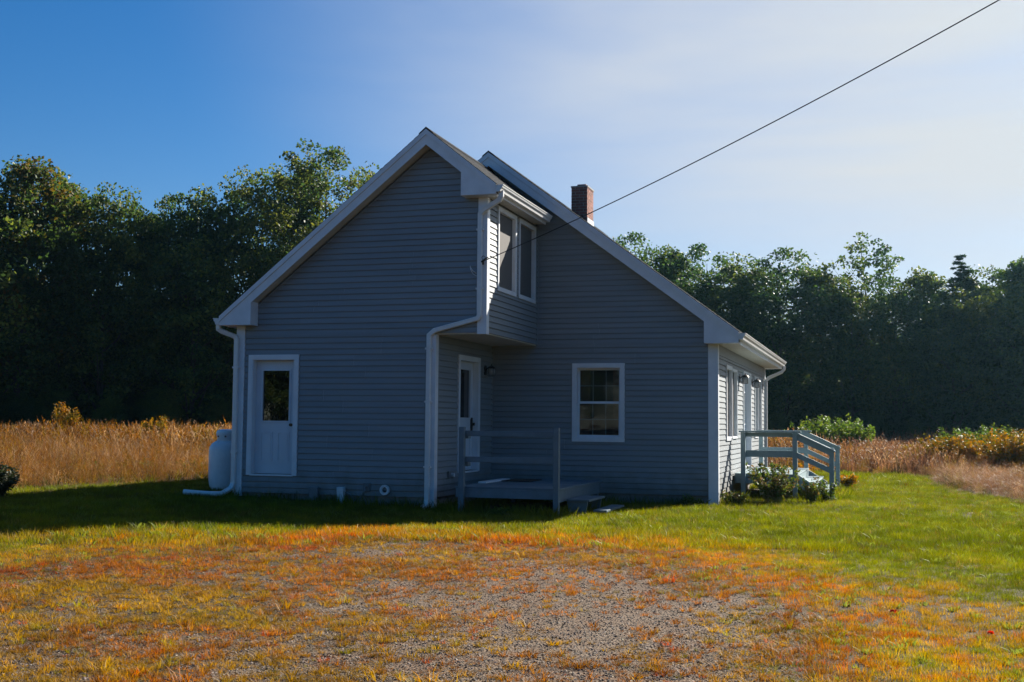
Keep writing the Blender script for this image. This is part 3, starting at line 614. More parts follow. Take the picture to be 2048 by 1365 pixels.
MB().box(cx0-.012, cx1+.012, cy0-.012, cy1+.012, cz1-.004, cz1+.03).build('chimney_cap', M['mortar'], chim)
MB().box(cx0+.12, cx1-.06, cy0+.1, cy0+.36, cz1+.03, cz1+.085).build('flue', M['flue'], chim)
MB().prism([(.712, mtop(.712)-.03), (.712, mtop(.712)+.10), (.70, mtop(.712)+.10), (.70, mtop(.712)-.03)], cy0-.02, cy1+.02, Fr((0,0,0),(1,0,0),(0,1,0))).build('flashing', M['gutter'], chim)

# ---- lanterns
def lantern(fr, u, z, s=1):
    lm = MB(); lm.box(u-.055*s, u+.055*s, .018, .035, z-.09*s, z+.09*s, fr); lo = lm.build('wall_lantern', M['black'], house)
    c = lambda n, zz: fr.p(u, n, zz)
    MB().tube([c(.035, z), c(.09*s, z+.06*s), c(.15*s, z+.05*s)], .009*s, 6).build('bracket', M['black'], lo)
    p = fr.p(u, .15*s, z-.10*s)
    MB().lathe(p, [(.045*s,0),(.062*s,.01),(.072*s,.09*s),(.060*s,.13*s)], 12).build('glass_shade', M['lampglass'], lo, smooth=True)
    MB().lathe((p[0], p[1], p[2]+.13*s), [(.085*s,0),(.06*s,.035*s),(.015*s,.06*s),(.008*s,.085*s)], 12).build('cap', M['black'], lo)
    cg = MB()
    for k in range(4):
        a = math.pi/4+k*math.pi/2; cg.box(p[0]+math.cos(a)*.074*s-.004, p[0]+math.cos(a)*.074*s+.004, p[1]+math.sin(a)*.074*s-.004, p[1]+math.sin(a)*.074*s+.004, p[2]-.012, p[2]+.13*s)
    cg.box(p[0]-.055*s, p[0]+.055*s, p[1]-.055*s, p[1]+.055*s, p[2]-.02, p[2]-.008).build('cage', M['black'], lo)
lantern(RIGHT, 6.72, 2.46, .95); lantern(RIGHT, 9.30, 2.46, .95); lantern(DOORW, 2.62, 2.47, 1.0)

# ---- fittings low on the wing wall
v = MB(); pc = (-.86, -.018, .31)
def ring(fr, u, z, r1, r0, n0, n1, k=24):
    mb = MB(); b = 0; vs = []; 
    for n in (n0, n1):
        for r in (r1, r0):
            for j in range(k):
                t = 2*math.pi*j/k; vs.append(fr.p(u+r*math.cos(t), n, z+r*math.sin(t)))
    fs = []
    for j in range(k):
        j2 = (j+1) % k; fs += [(j, j2, k+j2, k+j), (2*k+j, 3*k+j, 3*k+j2, 2*k+j2), (j, 2*k+j, 2*k+j2, j2), (k+j, k+j2, 3*k+j2, 3*k+j)]
    mb.add(vs, fs); return mb
vo = ring(FRONT, -.86, .31, .088, .048, .004, .06).build('vent_collar', M['white_plastic'], house)
MB().tube([FRONT.p(-.86, .006, .31), FRONT.p(-.86, .02, .31)], .05, 16, ).build('vent_opening', M['black'], vo)
MB().prism([(-1.735,.34),(-1.60,.34),(-1.61,.03),(-1.715,.03)], .0, .11, FRONT).build('vent_hood', M['white_plastic'], house, bevel=.012)
bb = MB().box(-2.27, -2.10, .0, .09, .10, .33, FRONT); bb.build('meter_box', M['grey_plastic'], house, bevel=.01)
bb = MB().box(-1.26, -1.14, .0, .05, .28, .42, FRONT).tube([FRONT.p(-1.2,.04,.36), FRONT.p(-1.2,.10,.34), FRONT.p(-1.2,.12,.28)], .014, 8); bb.build('outdoor_tap', M['grey_plastic'], house)
bb = MB().tube([FRONT.p(-1.60,.03,.25), FRONT.p(-1.5,.05,.22), FRONT.p(-1.42,.05,.12), FRONT.p(-1.3,.05,.16), FRONT.p(-1.24,.03,.3)], .012, 6); bb.build('gas_pipe', M['grey_plastic'], house)
bb = MB().box(.62, .72, .016, .06, .50, .62, DOORW); bb.build('outlet_box', M['grey_plastic'], house, bevel=.008)
bb = MB().tube([DOORW.p(.80,.0,.55), DOORW.p(.80,.09,.55)], .035, 12); bb.build('outdoor_tap', M['white_plastic'], house)
# loose bits where the cable lands
bb = MB().tube([(.74,-.02,3.98),(.70,-.10,4.02),(.66,-.11,4.08)], .008, 6).tube([(.76,-.03,3.93),(.71,-.09,3.96),(.675,-.12,4.03),(.66,-.10,4.10)], .006, 6); bb.build('service_wire', M['white_plastic'], house)

# ------------------------------------------------------------------ cable
cb = MB(); A = Vector((.86,-.10,4.16)); wv = Vector((.8575,-.5145,0)); pts = []
for i in range(41):
    s_ = 16*i/40; p = A+wv*s_; p.z = 4.16+.18*s_+.0058*s_*s_; pts.append(tuple(p))
cbl = empty('overhead_cable', 'thin black service cable running from the wing corner up across the sky', 'cable', (0,0,0))
cb.tube(pts, .0075, 6).build('wire', M['cable'], cbl)
MB().box(.855, .885, -.07, -.03, 4.12, 4.20).tube([(.87,-.05,4.16),(.86,-.10,4.165),(.94,-.15,4.20),(1.0,-.18,4.22)], .012, 6).build('anchor', M['black'], cbl)
MB().tube([(.87,-.06,4.18),(.86,-.09,4.24),(.90,-.12,4.26),(.95,-.155,4.23),(1.02,-.19,4.205)], .005, 6).build('drip_loop', M['cable'], cbl)

# ------------------------------------------------------------------ front porch
def post(x, y, z0, z1, par, m, s=.0445):
    return MB().box(x-s, x+s, y-s, y+s, z0, z1).build('post', m, par, bevel=.006)
po = empty('porch_deck', 'small blue-grey wooden porch deck in the shade under the overhang', 'porch deck', (.6,-.5,0))
def lc(o):     # keep geometry in world coordinates under a moved empty
    return o
po.location = (0,0,0)
P = M['paint_shaded']
post(.72, -.56, -.02, 1.40, po, P); post(2.31, -.56, -.02, 1.40, po, P)
y = -.50; zd = .43
while y < 2.46:
    MB().box(.58, 2.33, y, y+.134, zd-.032, zd+random.uniform(-.002,.002)).build('deck_plank', P, po, bevel=.003); y += .139
MB().box(.60, 2.31, -.512, -.475, zd-.17, zd-.034).build('rim_board', P, po); MB().box(2.275, 2.312, -.47, 2.44, zd-.22, zd-.034).build('rim_board', P, po); MB().box(.60, .637, -.47, 2.44, zd-.17, zd-.034).build('rim_board', P, po)
for z in (1.25, .83): MB().box(.765, 2.266, -.53, -.49, z, z+.088).build('rail', P, po, bevel=.004)
for z in (1.21, .76): MB().box(.74, .80, -.50, -.36, z, z+.11).build('rail_block', P, po, bevel=.004)
post(2.26, 2.35, .0, zd-.035, po, P); post(.68, 2.35, .0, zd-.035, po, P)
# rough step boxes
st = empty('porch_step', 'low blue-grey wooden step box against the porch deck side', 'step')
MB().box(2.36, 2.74, -.12, 1.0, .215, .25).build('tread', P, st, bevel=.004)
MB().prism([(2.40,.0),(2.66,.0),(2.70,.213),(2.36,.213)], -.08, -.04, Fr((0,0,0),(1,0,0),(0,1,0))).build('side_board', P, st)
MB().prism([(2.40,.0),(2.66,.0),(2.70,.213),(2.36,.213)], .90, .94, Fr((0,0,0),(1,0,0),(0,1,0))).build('side_board', P, st)
s2 = empty('low_step', 'loose plank step lying on the grass beyond the step box', 'step')
MB().box(2.80, 3.02, -.10, 1.25, .055, .09).build('tread', P, s2, bevel=.004); MB().box(2.84, 2.98, .05, .13, -.02, .055).box(2.84, 2.98, 1.0, 1.08, -.02, .055).build('support_block', P, s2)
dm = MB().box(.78, 1.30, 1.35, 2.15, zd+.003, zd+.018).build('doormat', M['mat']); tag(dm, 'dark doormat lying on the porch deck before the side door', 'doormat')
db = MB().box(.06, .56, .95, 1.02, .0, .50); db = MB().box(.62, .76, .55, 1.9, zd+.003, zd+.03).build('loose_board', M['trim']); tag(db, 'pale loose board lying along the porch deck edge by the door', 'board')

# ------------------------------------------------------------------ right deck
rd = empty('side_deck', 'grey-green wooden side deck with railings and stairs by the sunlit wall', 'deck')
Q = M['paint']; X0, X1, Y0_, Y1_, zt = 4.40, 5.66, 5.45, 9.15, .50
x = X0
y = Y0_
while y < Y1_-.02:
    MB().box(X0+.01, X1, y, y+.134, zt-.032, zt+random.uniform(-.002,.002)).build('deck_plank', Q, rd, bevel=.003); y += .1385
MB().box(X0+.01, X1-.02, Y0_+.002, Y0_+.038, zt-.20, zt-.034).build('rim_board', Q, rd); MB().box(X1-.055, X1-.018, Y0_+.04, Y1_-.04, zt-.20, zt-.034).build('rim_board', Q, rd); MB().box(X0+.01, X1-.02, Y1_-.04, Y1_-.003, zt-.20, zt-.034).build('rim_board', Q, rd)
for (px, py) in ((4.585, Y0_-.06), (5.60, Y0_-.06), (4.585, Y1_+.05), (5.60, Y1_+.05)): post(px, py, -.02, zt+.82, rd, Q, .046)
for yy, (a, b) in ((Y0_-.06, (4.50, 5.72)), (Y1_+.05, (4.50, 5.72))):
    MB().box(a, b, yy-.07, yy+.07, zt+.822, zt+.858).build('cap_rail', Q, rd, bevel=.004)
    s_ = .05 if yy < 6 else -.05
    for zz in (.33,): MB().box(4.54, 5.645, min(yy+s_, yy+s_*1.8), max(yy+s_, yy+s_*1.8), zt+zz, zt+zz+.135).build('rail', Q, rd, bevel=.004)
    MB().box(4.54, 5.645, min(yy+s_, yy+s_*1.8), max(yy+s_, yy+s_*1.8), zt+.735, zt+.818).build('rail', Q, rd, bevel=.004)
# stairs and their rails
for k in range(2):
    zz = zt-.17*(k+1); MB().box(X1+.02+.28*k, X1+.34+.28*k, Y0_+.25, Y1_-.25, zz-.035, zz).build('stair_tread', Q, rd, bevel=.004)
    MB().box(X1-.0+.28*k, X1+.018+.28*k, Y0_+.25, Y1_-.25, zz, zz+.134).build('riser', Q, rd)
for yy in (Y0_+.21, Y1_-.25): MB().prism([(X1, zt-.03), (X1+.66, zt-.44), (X1+.66, zt-.5), (X1+.3, zt-.5), (X1, zt-.25)], yy, yy+.035, Fr((0,0,0),(1,0,0),(0,1,0))).build('stringer', Q, rd)
XE = 6.30
for yy in (Y0_-.02, Y1_+.0):
    post(XE, yy, -.02, 1.03, rd, Q, .046)
    for top in (1.25, .90):
        MB().prism([(5.63, top+.04), (XE+.05, top-.29), (XE+.05, top-.40), (5.63, top-.07)], yy-.055, yy-.018, Fr((0,0,0),(1,0,0),(0,1,0))).build('stair_rail', Q, rd)
    MB().prism([(5.64, 1.325), (XE+.07, .985), (XE+.07, .95), (5.64, 1.29)], yy-.09, yy+.05, Fr((0,0,0),(1,0,0),(0,1,0))).build('cap_rail', Q, rd)
MB().box(XE-.10, XE+.10, Y0_-.12, Y0_+.08, -.05, .05).build('footing', M['concrete'], rd); MB().box(XE-.10, XE+.10, Y1_-.1, Y1_+.1, -.05, .06).build('footing', M['concrete'], rd)
MB().box(4.86, 4.96, 5.9, 6.0, -.02, zt-.2).build('post', M['soffit'], rd)

# ------------------------------------------------------------------ propane tank
tk = empty('propane_tank', 'tall white propane tank standing behind the downspout at the wing corner', 'gas tank', (-4.71, 1.25, .13))
k_ = []
prof = [(.20,.0),(.24,.02),(.255,.08),(.275,.20),(.30,.50),(.305,.80),(.30,.90),(.27,.99),(.20,1.05),(.10,1.075)]
prof = [(.25,.0),(.262,.03),(.285,.10),(.30,.22),(.305,.5),(.305,.82),(.295,.90),(.255,.98),(.19,1.03),(.10,1.05)]
MB().lathe((0,0,.02), [(r_*1.10, z_*.90) for r_, z_ in prof], 32).build('body', M['tank'], tk, smooth=True)
MB().lathe((0,0,0), [(.25,-.03),(.25,.07),(.235,.07),(.235,-.03)], 24).build('foot_ring', M['tank'], tk, smooth=True)
k = 28; cm = MB(); vs = []
for r, z in ((.185,1.06),(.19,1.22),(.205,1.24),(.20,1.30),(.15,1.345),(.02,1.36)): pass
MB().lathe((0,0,0), [(.165,.93),(.195,.95),(.190,1.02),(.205,1.05),(.21,1.11),(.19,1.15),(.10,1.17),(.01,1.172)], 28).build('collar', M['tank'], tk, smooth=True)
cm = MB(); 
for a in (-2.0, -1.2):
    px, py = .197*math.cos(a), .197*math.sin(a); cm.box(px-.012, px+.012, py-.012, py+.012, 1.02, 1.05)
cm.build('collar_hole', M['black'], tk)

#=== NATURE ===
def scatter(name, P, rot, scl, col, src, idx, label, kind='stuff'):
    n = len(P); me = bpy.data.meshes.new(name); me.vertices.add(n); me.vertices.foreach_set('co', np.ascontiguousarray(P, np.float32).ravel())
    a = me.attributes.new('rot', 'FLOAT_VECTOR', 'POINT'); a.data.foreach_set('vector', np.ascontiguousarray(rot, np.float32).ravel())
    a = me.attributes.new('scl', 'FLOAT_VECTOR', 'POINT'); s3 = scl if scl.ndim == 2 else np.stack([scl]*3, 1); a.data.foreach_set('vector', np.ascontiguousarray(s3, np.float32).ravel())
    a = me.attributes.new('idx', 'INT', 'POINT'); a.data.foreach_set('value', np.ascontiguousarray(idx, np.int32))
    if col is not None:
        a = me.attributes.new('col', 'FLOAT_COLOR', 'POINT'); a.data.foreach_set('color', np.ascontiguousarray(np.concatenate([col, np.ones((n, 1))], 1), np.float32).ravel())
    o = bpy.data.objects.new(name, me); COL.objects.link(o); tag(o, label, None, kind=kind)
    g = bpy.data.node_groups.new('scatter '+name, 'GeometryNodeTree')
    g.interface.new_socket('Geometry', in_out='INPUT', socket_type='NodeSocketGeometry'); g.interface.new_socket('Geometry', in_out='OUTPUT', socket_type='NodeSocketGeometry')
    gi = g.nodes.new('NodeGroupInput'); go = g.nodes.new('NodeGroupOutput'); ip = g.nodes.new('GeometryNodeInstanceOnPoints'); jn = g.nodes.new('GeometryNodeJoinGeometry')
    for s_ in reversed(src):
        oi = g.nodes.new('GeometryNodeObjectInfo'); oi.inputs['Object'].default_value = s_; oi.inputs['As Instance'].default_value = True; g.links.new(oi.outputs['Geometry'], jn.inputs[0])
    def na(nm, ty):
        q = g.nodes.new('GeometryNodeInputNamedAttribute'); q.data_type = ty; q.inputs['Name'].default_value = nm; return [x for x in q.outputs if x.enabled and x.name == 'Attribute'][0]
    mp = g.nodes.new('GeometryNodeMeshToPoints'); g.links.new(gi.outputs[0], mp.inputs['Mesh']); g.links.new(mp.outputs[0], ip.inputs['Points'])
    g.links.new(jn.outputs[0], ip.inputs['Instance']); ip.inputs['Pick Instance'].default_value = True
    g.links.new(na('idx', 'INT'), ip.inputs['Instance Index']); g.links.new(na('rot', 'FLOAT_VECTOR'), ip.inputs['Rotation']); g.links.new(na('scl', 'FLOAT_VECTOR'), ip.inputs['Scale'])
    g.links.new(ip.outputs[0], go.inputs[0])
    md = o.modifiers.new('scatter', 'NODES'); md.node_group = g
    return o
def src(name, me): return bpy.data.objects.new(name, me)

def tuft(name, nb, h, hv, w, spread, lean, m, seg=2, seed=0):
    """a clump of tapering, bent blades"""
    r = np.random.default_rng(seed); V = []; Fc = []
    for i in range(nb):
        a = r.random()*2*math.pi; d = spread*math.sqrt(r.random()); bx, by = d*math.cos(a), d*math.sin(a)
        la = a+r.normal()*.7; ln = lean*(.3+r.random()); hh = h*(1+hv*(r.random()*2-1)); fa = r.random()*math.pi; wx, wy = math.cos(fa)*w/2, math.sin(fa)*w/2
        base = len(V)
        for k in range(seg+1):
            t = k/seg; cx = bx+math.cos(la)*ln*hh*t*t; cy = by+math.sin(la)*ln*hh*t*t; cz = hh*t*(1-.25*ln*t)
            ww = 1-t*.85
            V.append((cx-wx*ww, cy-wy*ww, cz)); V.append((cx+wx*ww, cy+wy*ww, cz))
        for k in range(seg): Fc.append((base+2*k, base+2*k+1, base+2*k+3, base+2*k+2))
    return npmesh(name, np.array(V), np.array(Fc), m)
def stems(name, nb, h, hv, w, spread, lean, head, m, seed=0, airy=0):
    """tall meadow grass: thin stems with feathery seed heads"""
    r = np.random.default_rng(seed); V = []; Fc = []
    def quad(p, q, wx, wy):
        b = len(V); V.extend([(p[0]-wx, p[1]-wy, p[2]), (p[0]+wx, p[1]+wy, p[2]), (q[0]+wx*.4, q[1]+wy*.4, q[2]), (q[0]-wx*.4, q[1]-wy*.4, q[2])]); Fc.append((b, b+1, b+2, b+3))
    for i in range(nb):
        a = r.random()*2*math.pi; d = spread*math.sqrt(r.random()); bx, by = d*math.cos(a), d*math.sin(a); la = a+r.normal(); ln = lean*(.2+r.random()); hh = h*(1+hv*(r.random()*2-1))
        fa = r.random()*math.pi; wx, wy = math.cos(fa)*w/2, math.sin(fa)*w/2
        pt = lambda t: (bx+math.cos(la)*ln*hh*t*t, by+math.sin(la)*ln*hh*t*t, hh*t*(1-.2*ln*t))
        ks = (0, .35, .7, 1)
        for k0, k1 in zip(ks, ks[1:]): quad(pt(k0), pt(k1), wx*(1-.5*k0), wy*(1-.5*k0))
        for k in range(head):
            t = .70+.30*k/head; p = pt(t); aa = r.random()*2*math.pi; e = (.05+.04*r.random()+airy)*(1.25-t)*2; q = (p[0]+math.cos(aa)*e, p[1]+math.sin(aa)*e, p[2]+e*(.9 if not airy else .4)); fb = r.random()*math.pi
            quad(p, q, math.cos(fb)*w*.6, math.sin(fb)*w*.6)
    return npmesh(name, np.array(V), np.array(Fc), m)

def in_house(x, y): return ((x > XL-.05) & (x < .02) & (y > -.03) & (y < D+.1)) | ((x > XB-.05) & (x < XM+.03) & (y > D-.05) & (y < YB+.05))
def view_fac(x, y, pad=1.5):
    """keep what lies within, or a little outside, the field of view"""
    dx, dy = x-CX, y-CY; f = dx*(-math.sin(YAW))+dy*math.cos(YAW); r_ = dx*math.cos(YAW)+dy*math.sin(YAW)
    return (f > .5) & (np.abs(r_) < f*.47+pad)
PAL = dict(green=(.105,.128,.005), lime=(.19,.19,.006), yellow=(.37,.215,.008), orange=(.40,.112,.008), red=(.34,.042,.008), brown=(.17,.075,.016), straw=(.34,.22,.08))
PAL = {k: np.array(v) for k, v in PAL.items()}
def lawn():
    srcs = [src('grass_tuft', tuft('grass_tuft', 20, .050, .4, .0045, .07, .5, M['grass'], 2, s)) for s in (1, 2, 3)]
    srcs += [src('crab_tuft', tuft('crab_tuft', 26, .065, .4, .006, .035, 1.3, M['grass'], 2, s)) for s in (4, 5, 6)]
    srcs += [src('broad_tuft', tuft('broad_tuft', 12, .055, .4, .018, .05, 1.1, M['grass'], 2, s)) for s in (7,)]
    r = np.random.default_rng(11); PX = []
    # density bands by distance from the camera
    for (d0, d1, dens) in ((3.5, 9, 480), (9, 14, 340), (14, 20, 190), (20, 30, 95), (30, 44, 38)):
        n = int(dens*(2*d1*.55+3)*(d1)); 
        x = CX+r.uniform(-d1*1.1, d1*.75, n*2); y = CY+r.uniform(0, d1, n*2); area = d1*1.85*d1; keepn = int(area*dens)
        x = x[:keepn] if keepn < len(x) else x; y = y[:len(x)]
        dens_real = len(x)/area; d = np.hypot(x-CX, y-CY); k = (d >= d0) & (d < d1) & view_fac(x, y) & (r.random(len(x)) < min(1, dens/dens_real)); PX.append(np.stack([x[k], y[k], np.full(k.sum(), d0)], 1))
    A = np.concatenate(PX); x, y, band = A.T
    k = ~in_house(x, y) & (dmeadow(x, y) > -.3) & ~((x > .6) & (x < 2.3) & (y > -.45) & (y < 2.4)) & ~((x > 4.4) & (x < 5.6) & (y > 5.6) & (y < 9))
    x, y, band = x[k], y[k], band[k]; c = cover(x, y); dg = dgravel(x, y)
    k = r.random(len(x)) < np.where(dg > 0, 1, c*.95); x, y, band, c, dg = x[k], y[k], band[k], c[k], dg[k]; n = len(x)
    nz1 = fbm(x, y, .55); nz2 = fbm(x+31, y-17, 1.7); u = r.random(n)
    # dryness: 1 inside the gravel patch, falling to 0 out in the lawn
    dr = ss(3.4, .15, dg+(nz1-.5)*2.2+np.where(x > 4.5, -.5*ss(4.5, 6.5, x)*ss(2, -6, y), 0)+(nz2-.5)*2.4*ss(4.5, 7, x)+1.1*ss(4.8, 7.2, x)+np.where(x < 0, .9, 0))
    nz3 = fbm(x+3, y+8, 4.5); dr = np.clip(dr+(nz3-.5)*1.5*ss(3.6, 1.2, dg), 0, 1)
    redz = ss(.9, .1, np.abs(dg-.15))*ss(4.0, 1.5, x)
    dr = np.maximum(dr, .55*ss(.58, .7, nz2)*ss(5, 1, dg))
    col = PAL['green'][None]*(1-ss(.0, .32, dr))[:, None]+PAL['lime'][None]*ss(.0, .32, dr)[:, None]
    def blend(colr, wgt):
        nonlocal col; wgt = np.clip(wgt, 0, 1)[:, None]; col = col*(1-wgt)+PAL[colr][None]*wgt
    blend('lime', ss(.45, .62, nz2)*.7*(dr < .5))
    blend('yellow', ss(.30, .62, dr)); blend('orange', ss(.58, .92, dr+(nz2-.5)*.6)*.85); blend('red', redz*ss(.35, .6, nz2)*.8)
    blend('brown', (dg < .3)*ss(.35, .7, nz1)*.65); blend('yellow', (dg < 1.5)*ss(.52, .68, fbm(x-40, y+12, 1.1))*.75)
    # individual outliers
    blend('green', (u < .13)*.75*(dg > -.6)); blend('red', ((u > .965) & (dr > .6))*.8); blend('brown', ((u > .90) & (u < .94))*.7); blend('yellow', ((u > .82) & (u < .90) & (dr > .2))*.7); blend('lime', ((u > .10) & (u < .16))*(dr > .5)*.7)
    blend('orange', ss(.62, .72, fbm(x+60, y, 1.3))*.40*ss(3, 1, dg)*(dg > .5)); blend('brown', ss(.60, .70, fbm(x-33, y+5, .9))*.35*ss(3, 1, dg)*(dg > .5))
    blend('straw', ((u > .94) & (u < .965))*.7)
    col *= (.6+.6*r.random(n))[:, None]*(.62+.8*fbm(x-7, y+2, 2.6)[:, None])*(.85+.4*(nz1[:, None]-.3))
    crab = (dg < 0) | ((dr > .7) & (r.random(n) < .3)); idx = np.where(crab, 3+r.integers(0, 3, n), r.integers(0, 3, n)); idx = np.where((r.random(n) < .035) & ~crab, 6, idx)
    col[idx == 6] = PAL['green']*1.2+.03
    s_ = np.where(crab, .28+.62*r.random(n)**1.8, .7+.6*r.random(n))*np.where(band > 13, 1.25, 1)*np.where(band > 25, 1.5, 1); s_ = np.where((dg > 0) & (dg < 3) & (band < 14), s_*.72, s_)
    big = (dg < 0) & (r.random(n) < .03); s_[big] *= 1.7
    nearw = in_house(x-.22, y) | in_house(x+.22, y) | in_house(x, y+.22) | ((x > .4) & (x < 2.5) & (y > -.8) & (y < 2.5)) | ((x > 4.3) & (x < 6.5) & (y > 5.2) & (y < 9.4)); s_ = np.where(nearw & (r.random(n) < .6), s_*(1.4+1.3*r.random(n)), s_)
    rot = np.stack([r.normal(0, .08, n), r.normal(0, .08, n), r.random(n)*6.28], 1)
    P = np.stack([x, y, gz(x, y)-.004], 1)
    m_ = crab
    scatter('lawn_grass', P[~m_], rot[~m_], s_[~m_], col[~m_], srcs, idx[~m_], 'short green and yellowing lawn grass around the house')
    scatter('dry_crabgrass', P[m_], rot[m_], s_[m_], col[m_], srcs, idx[m_], 'orange, yellow and red dry crabgrass tufts spread over the gravel')
    # loose stones
    pb = []
    for s in range(4):
        rr = np.random.default_rng(s+50); mb = MB(); mb.lathe((0,0,0), [(.35,-.35),(.9,-.1),(1,.15),(.55,.5)], 6); v_ = np.array(mb.v)*(1+rr.normal(0, .16, (len(mb.v), 1))); mb.v = [tuple(q) for q in v_*np.array([1, .8, .6])]
        mm = M.setdefault('stone', None) or mat('stones', (.30,.28,.26), .85, .4, 120, spec=.3); M['stone'] = mm
        me = bpy.data.meshes.new('stone'); me.from_pydata(mb.v, [], mb.f); me.materials.append(stonemat()); pb.append(src('stone', me))
    n = 150000; d = 5+9.5*r.random(n)**1.2; a = r.uniform(-.75, .35, n); x = CX+d*np.sin(a-.0); y = CY+d*np.cos(a); k = (dgravel(x, y) < .1) & view_fac(x, y) & (cover(x, y) < .85); x, y = x[k], y[k]; n = len(x)
    g = .09+.21*r.random(n)**1.7; col = np.stack([g, g*(.74+.12*r.random(n)), g*(.52+.2*r.random(n))], 1)
    rot = np.stack([r.normal(0, .5, n), r.normal(0, .5, n), r.random(n)*6.28], 1)
    scatter('gravel_stones', np.stack([x, y, gz(x, y)+.001], 1), rot, .0035+.0085*r.random(n)**2.2, col, pb, r.integers(0, 4, n), 'grey and tan gravel lying between the dry tufts')
_sm = []
def stonemat():
    if _sm: return _sm[0]
    X = bpy.data.materials.new('loose stone'); X.use_nodes = True; t = X.node_tree; b = t.nodes['Principled BSDF']; b.inputs['Roughness'].default_value = .85
    a = N(t, 'ShaderNodeAttribute', attribute_type='INSTANCER', attribute_name='col'); L(t, a.outputs['Color'], b.inputs['Base Color']); _sm.append(X); return X
M['stone'] = None
lawn()

def meadow():
    r = np.random.default_rng(21)
    S1 = [src('meadow_clump', stems('meadow_clump', 13, .70, .50, .0055, .26, .38, 6, M['straw'], s)) for s in (1, 2, 3)]      # upright brown grass
    S2 = [src('meadow_clump', stems('meadow_clump', 22, .55, .35, .006, .20, .8, 9, M['straw'], s, airy=.06)) for s in (4, 5)]   # airy purple-top grass
    S3 = [src('leafy_clump', tuft('leafy_clump', 34, .30, .4, .03, .22, .9, M['straw'], 2, s)) for s in (6, 7)]
    S4 = [src('meadow_far', stems('meadow_far', 20, .80, .30, .022, .45, .3, 4, M['straw'], s)) for s in (8, 9)]
    srcs = S1+S2+S3+S4
    X = []
    for (d0, d1, dens) in ((8, 24, 26), (24, 34, 15), (34, 48, 7), (48, 85, 3.2)):
        area = (2*d1*.6)*d1; n = int(area*dens*1.0); f = d1*np.sqrt(r.random(n)); s_ = (r.random(n)*2-1)*(f*.47+2)
        n_eff = n; x = CX-math.sin(YAW)*f+math.cos(YAW)*s_; y = CY+math.cos(YAW)*f+math.sin(YAW)*s_; k = (f >= d0); X.append(np.stack([x[k], y[k], np.full(k.sum(), d0)], 1))
    A = np.concatenate(X); x, y, b = A.T; dm = dmeadow(x, y); k = (dm < 0) & ~((x > -5) & (x < 4.6) & (y > 0) & (y < 14)); x, y, b, dm = x[k], y[k], b[k], dm[k]; n = len(x)
    n1 = fbm(x, y, .25); n2 = fbm(x+9, y+77, .9); u = r.random(n); left = ss(2, -4, x)
    brown = np.array((.22,.085,.020)); tan = np.array((.25,.120,.032)); pink = np.array((.235,.125,.095)); pale = np.array((.42,.27,.15)); grn = np.array((.06,.08,.008)); yel = np.array((.22,.15,.012)); dk = np.array((.10,.05,.02))
    base = left[:, None]*(brown*(1-n2)[:, None]+tan*n2[:, None])+(1-left)[:, None]*(pink*(1-n2)[:, None]+tan*n2[:, None])
    def bl(c, wgt): 
        nonlocal base; wgt = np.clip(wgt, 0, 1)[:, None]; base = base*(1-wgt)+c*wgt
    bl(pale, (u > .86)*.8); bl(yel, (u < .10)*.7); bl(dk, ((u > .1) & (u < .2))*.6)
    gmask = (r.random(n) < ss(.50, .62, n1)*.5*ss(-3, -.2, dm)+.10) | ((dm > -.7) & (r.random(n) < .35)); bl(grn, (gmask & (u < .6))*.85); bl(yel, (gmask & (u >= .6))*.8)
    base *= (.42+.75*r.random(n)**1.4)[:, None]*(.65+.7*n2)[:, None]
    idx = np.where(left > .5, r.integers(0, 3, n), np.where(r.random(n) < .62, 3+r.integers(0, 2, n), r.integers(0, 3, n)))
    idx = np.where(gmask & (u < .75), 5+r.integers(0, 2, n), idx); idx = np.where((b >= 34) & (idx < 5), 7+r.integers(0, 2, n), idx)
    s_ = (.52+.66*r.random(n)**1.8)*(.46+.95*n1)*ss(.25, -1.1, dm).clip(.35, 1)
    s_ = np.where(x > 2, s_*np.where(y < 24, .78, 1.0), s_)
    P = np.stack([x, y, gz(x, y)-.01], 1); rot = np.stack([r.normal(0, .10, n), r.normal(0, .10, n), r.random(n)*6.28], 1)
    scatter('meadow_grass', P, rot, s_, base, srcs, idx, 'tall brown and pinkish meadow grass gone to seed around the lawn')
    print('meadow', n)
meadow()

# ------------------------------------------------------------------ leafy plants
def leaves(C_, n_per, rad, size, r, flat=1.0, elong=1.7, droop=.0):
    """diamond leaves around cluster centres C_ (k,3)"""
    k = len(C_); n = k*n_per; c = np.repeat(C_, n_per, 0); rd = np.repeat(np.broadcast_to(rad, (k,)), n_per)
    d = r.normal(size=(n, 3)); d /= np.linalg.norm(d, axis=1, keepdims=True); rr = rd*r.random(n)**.5; p = c+d*rr[:, None]*np.array([1, 1, flat])
    a = r.normal(size=(n, 3)); a[:, 2] = a[:, 2]*.7-droop; a /= np.linalg.norm(a, axis=1, keepdims=True); b = np.cross(a, r.normal(size=(n, 3))); b /= np.linalg.norm(b, axis=1, keepdims=True)
    s = size*(.6+.8*r.random(n))[:, None]; V = np.stack([p-a*s*.5, p+b*s*.5/elong, p+a*s*.5, p-b*s*.5/elong], 1)
    return V.reshape(-1, 3), np.arange(n*4).reshape(n, 4)
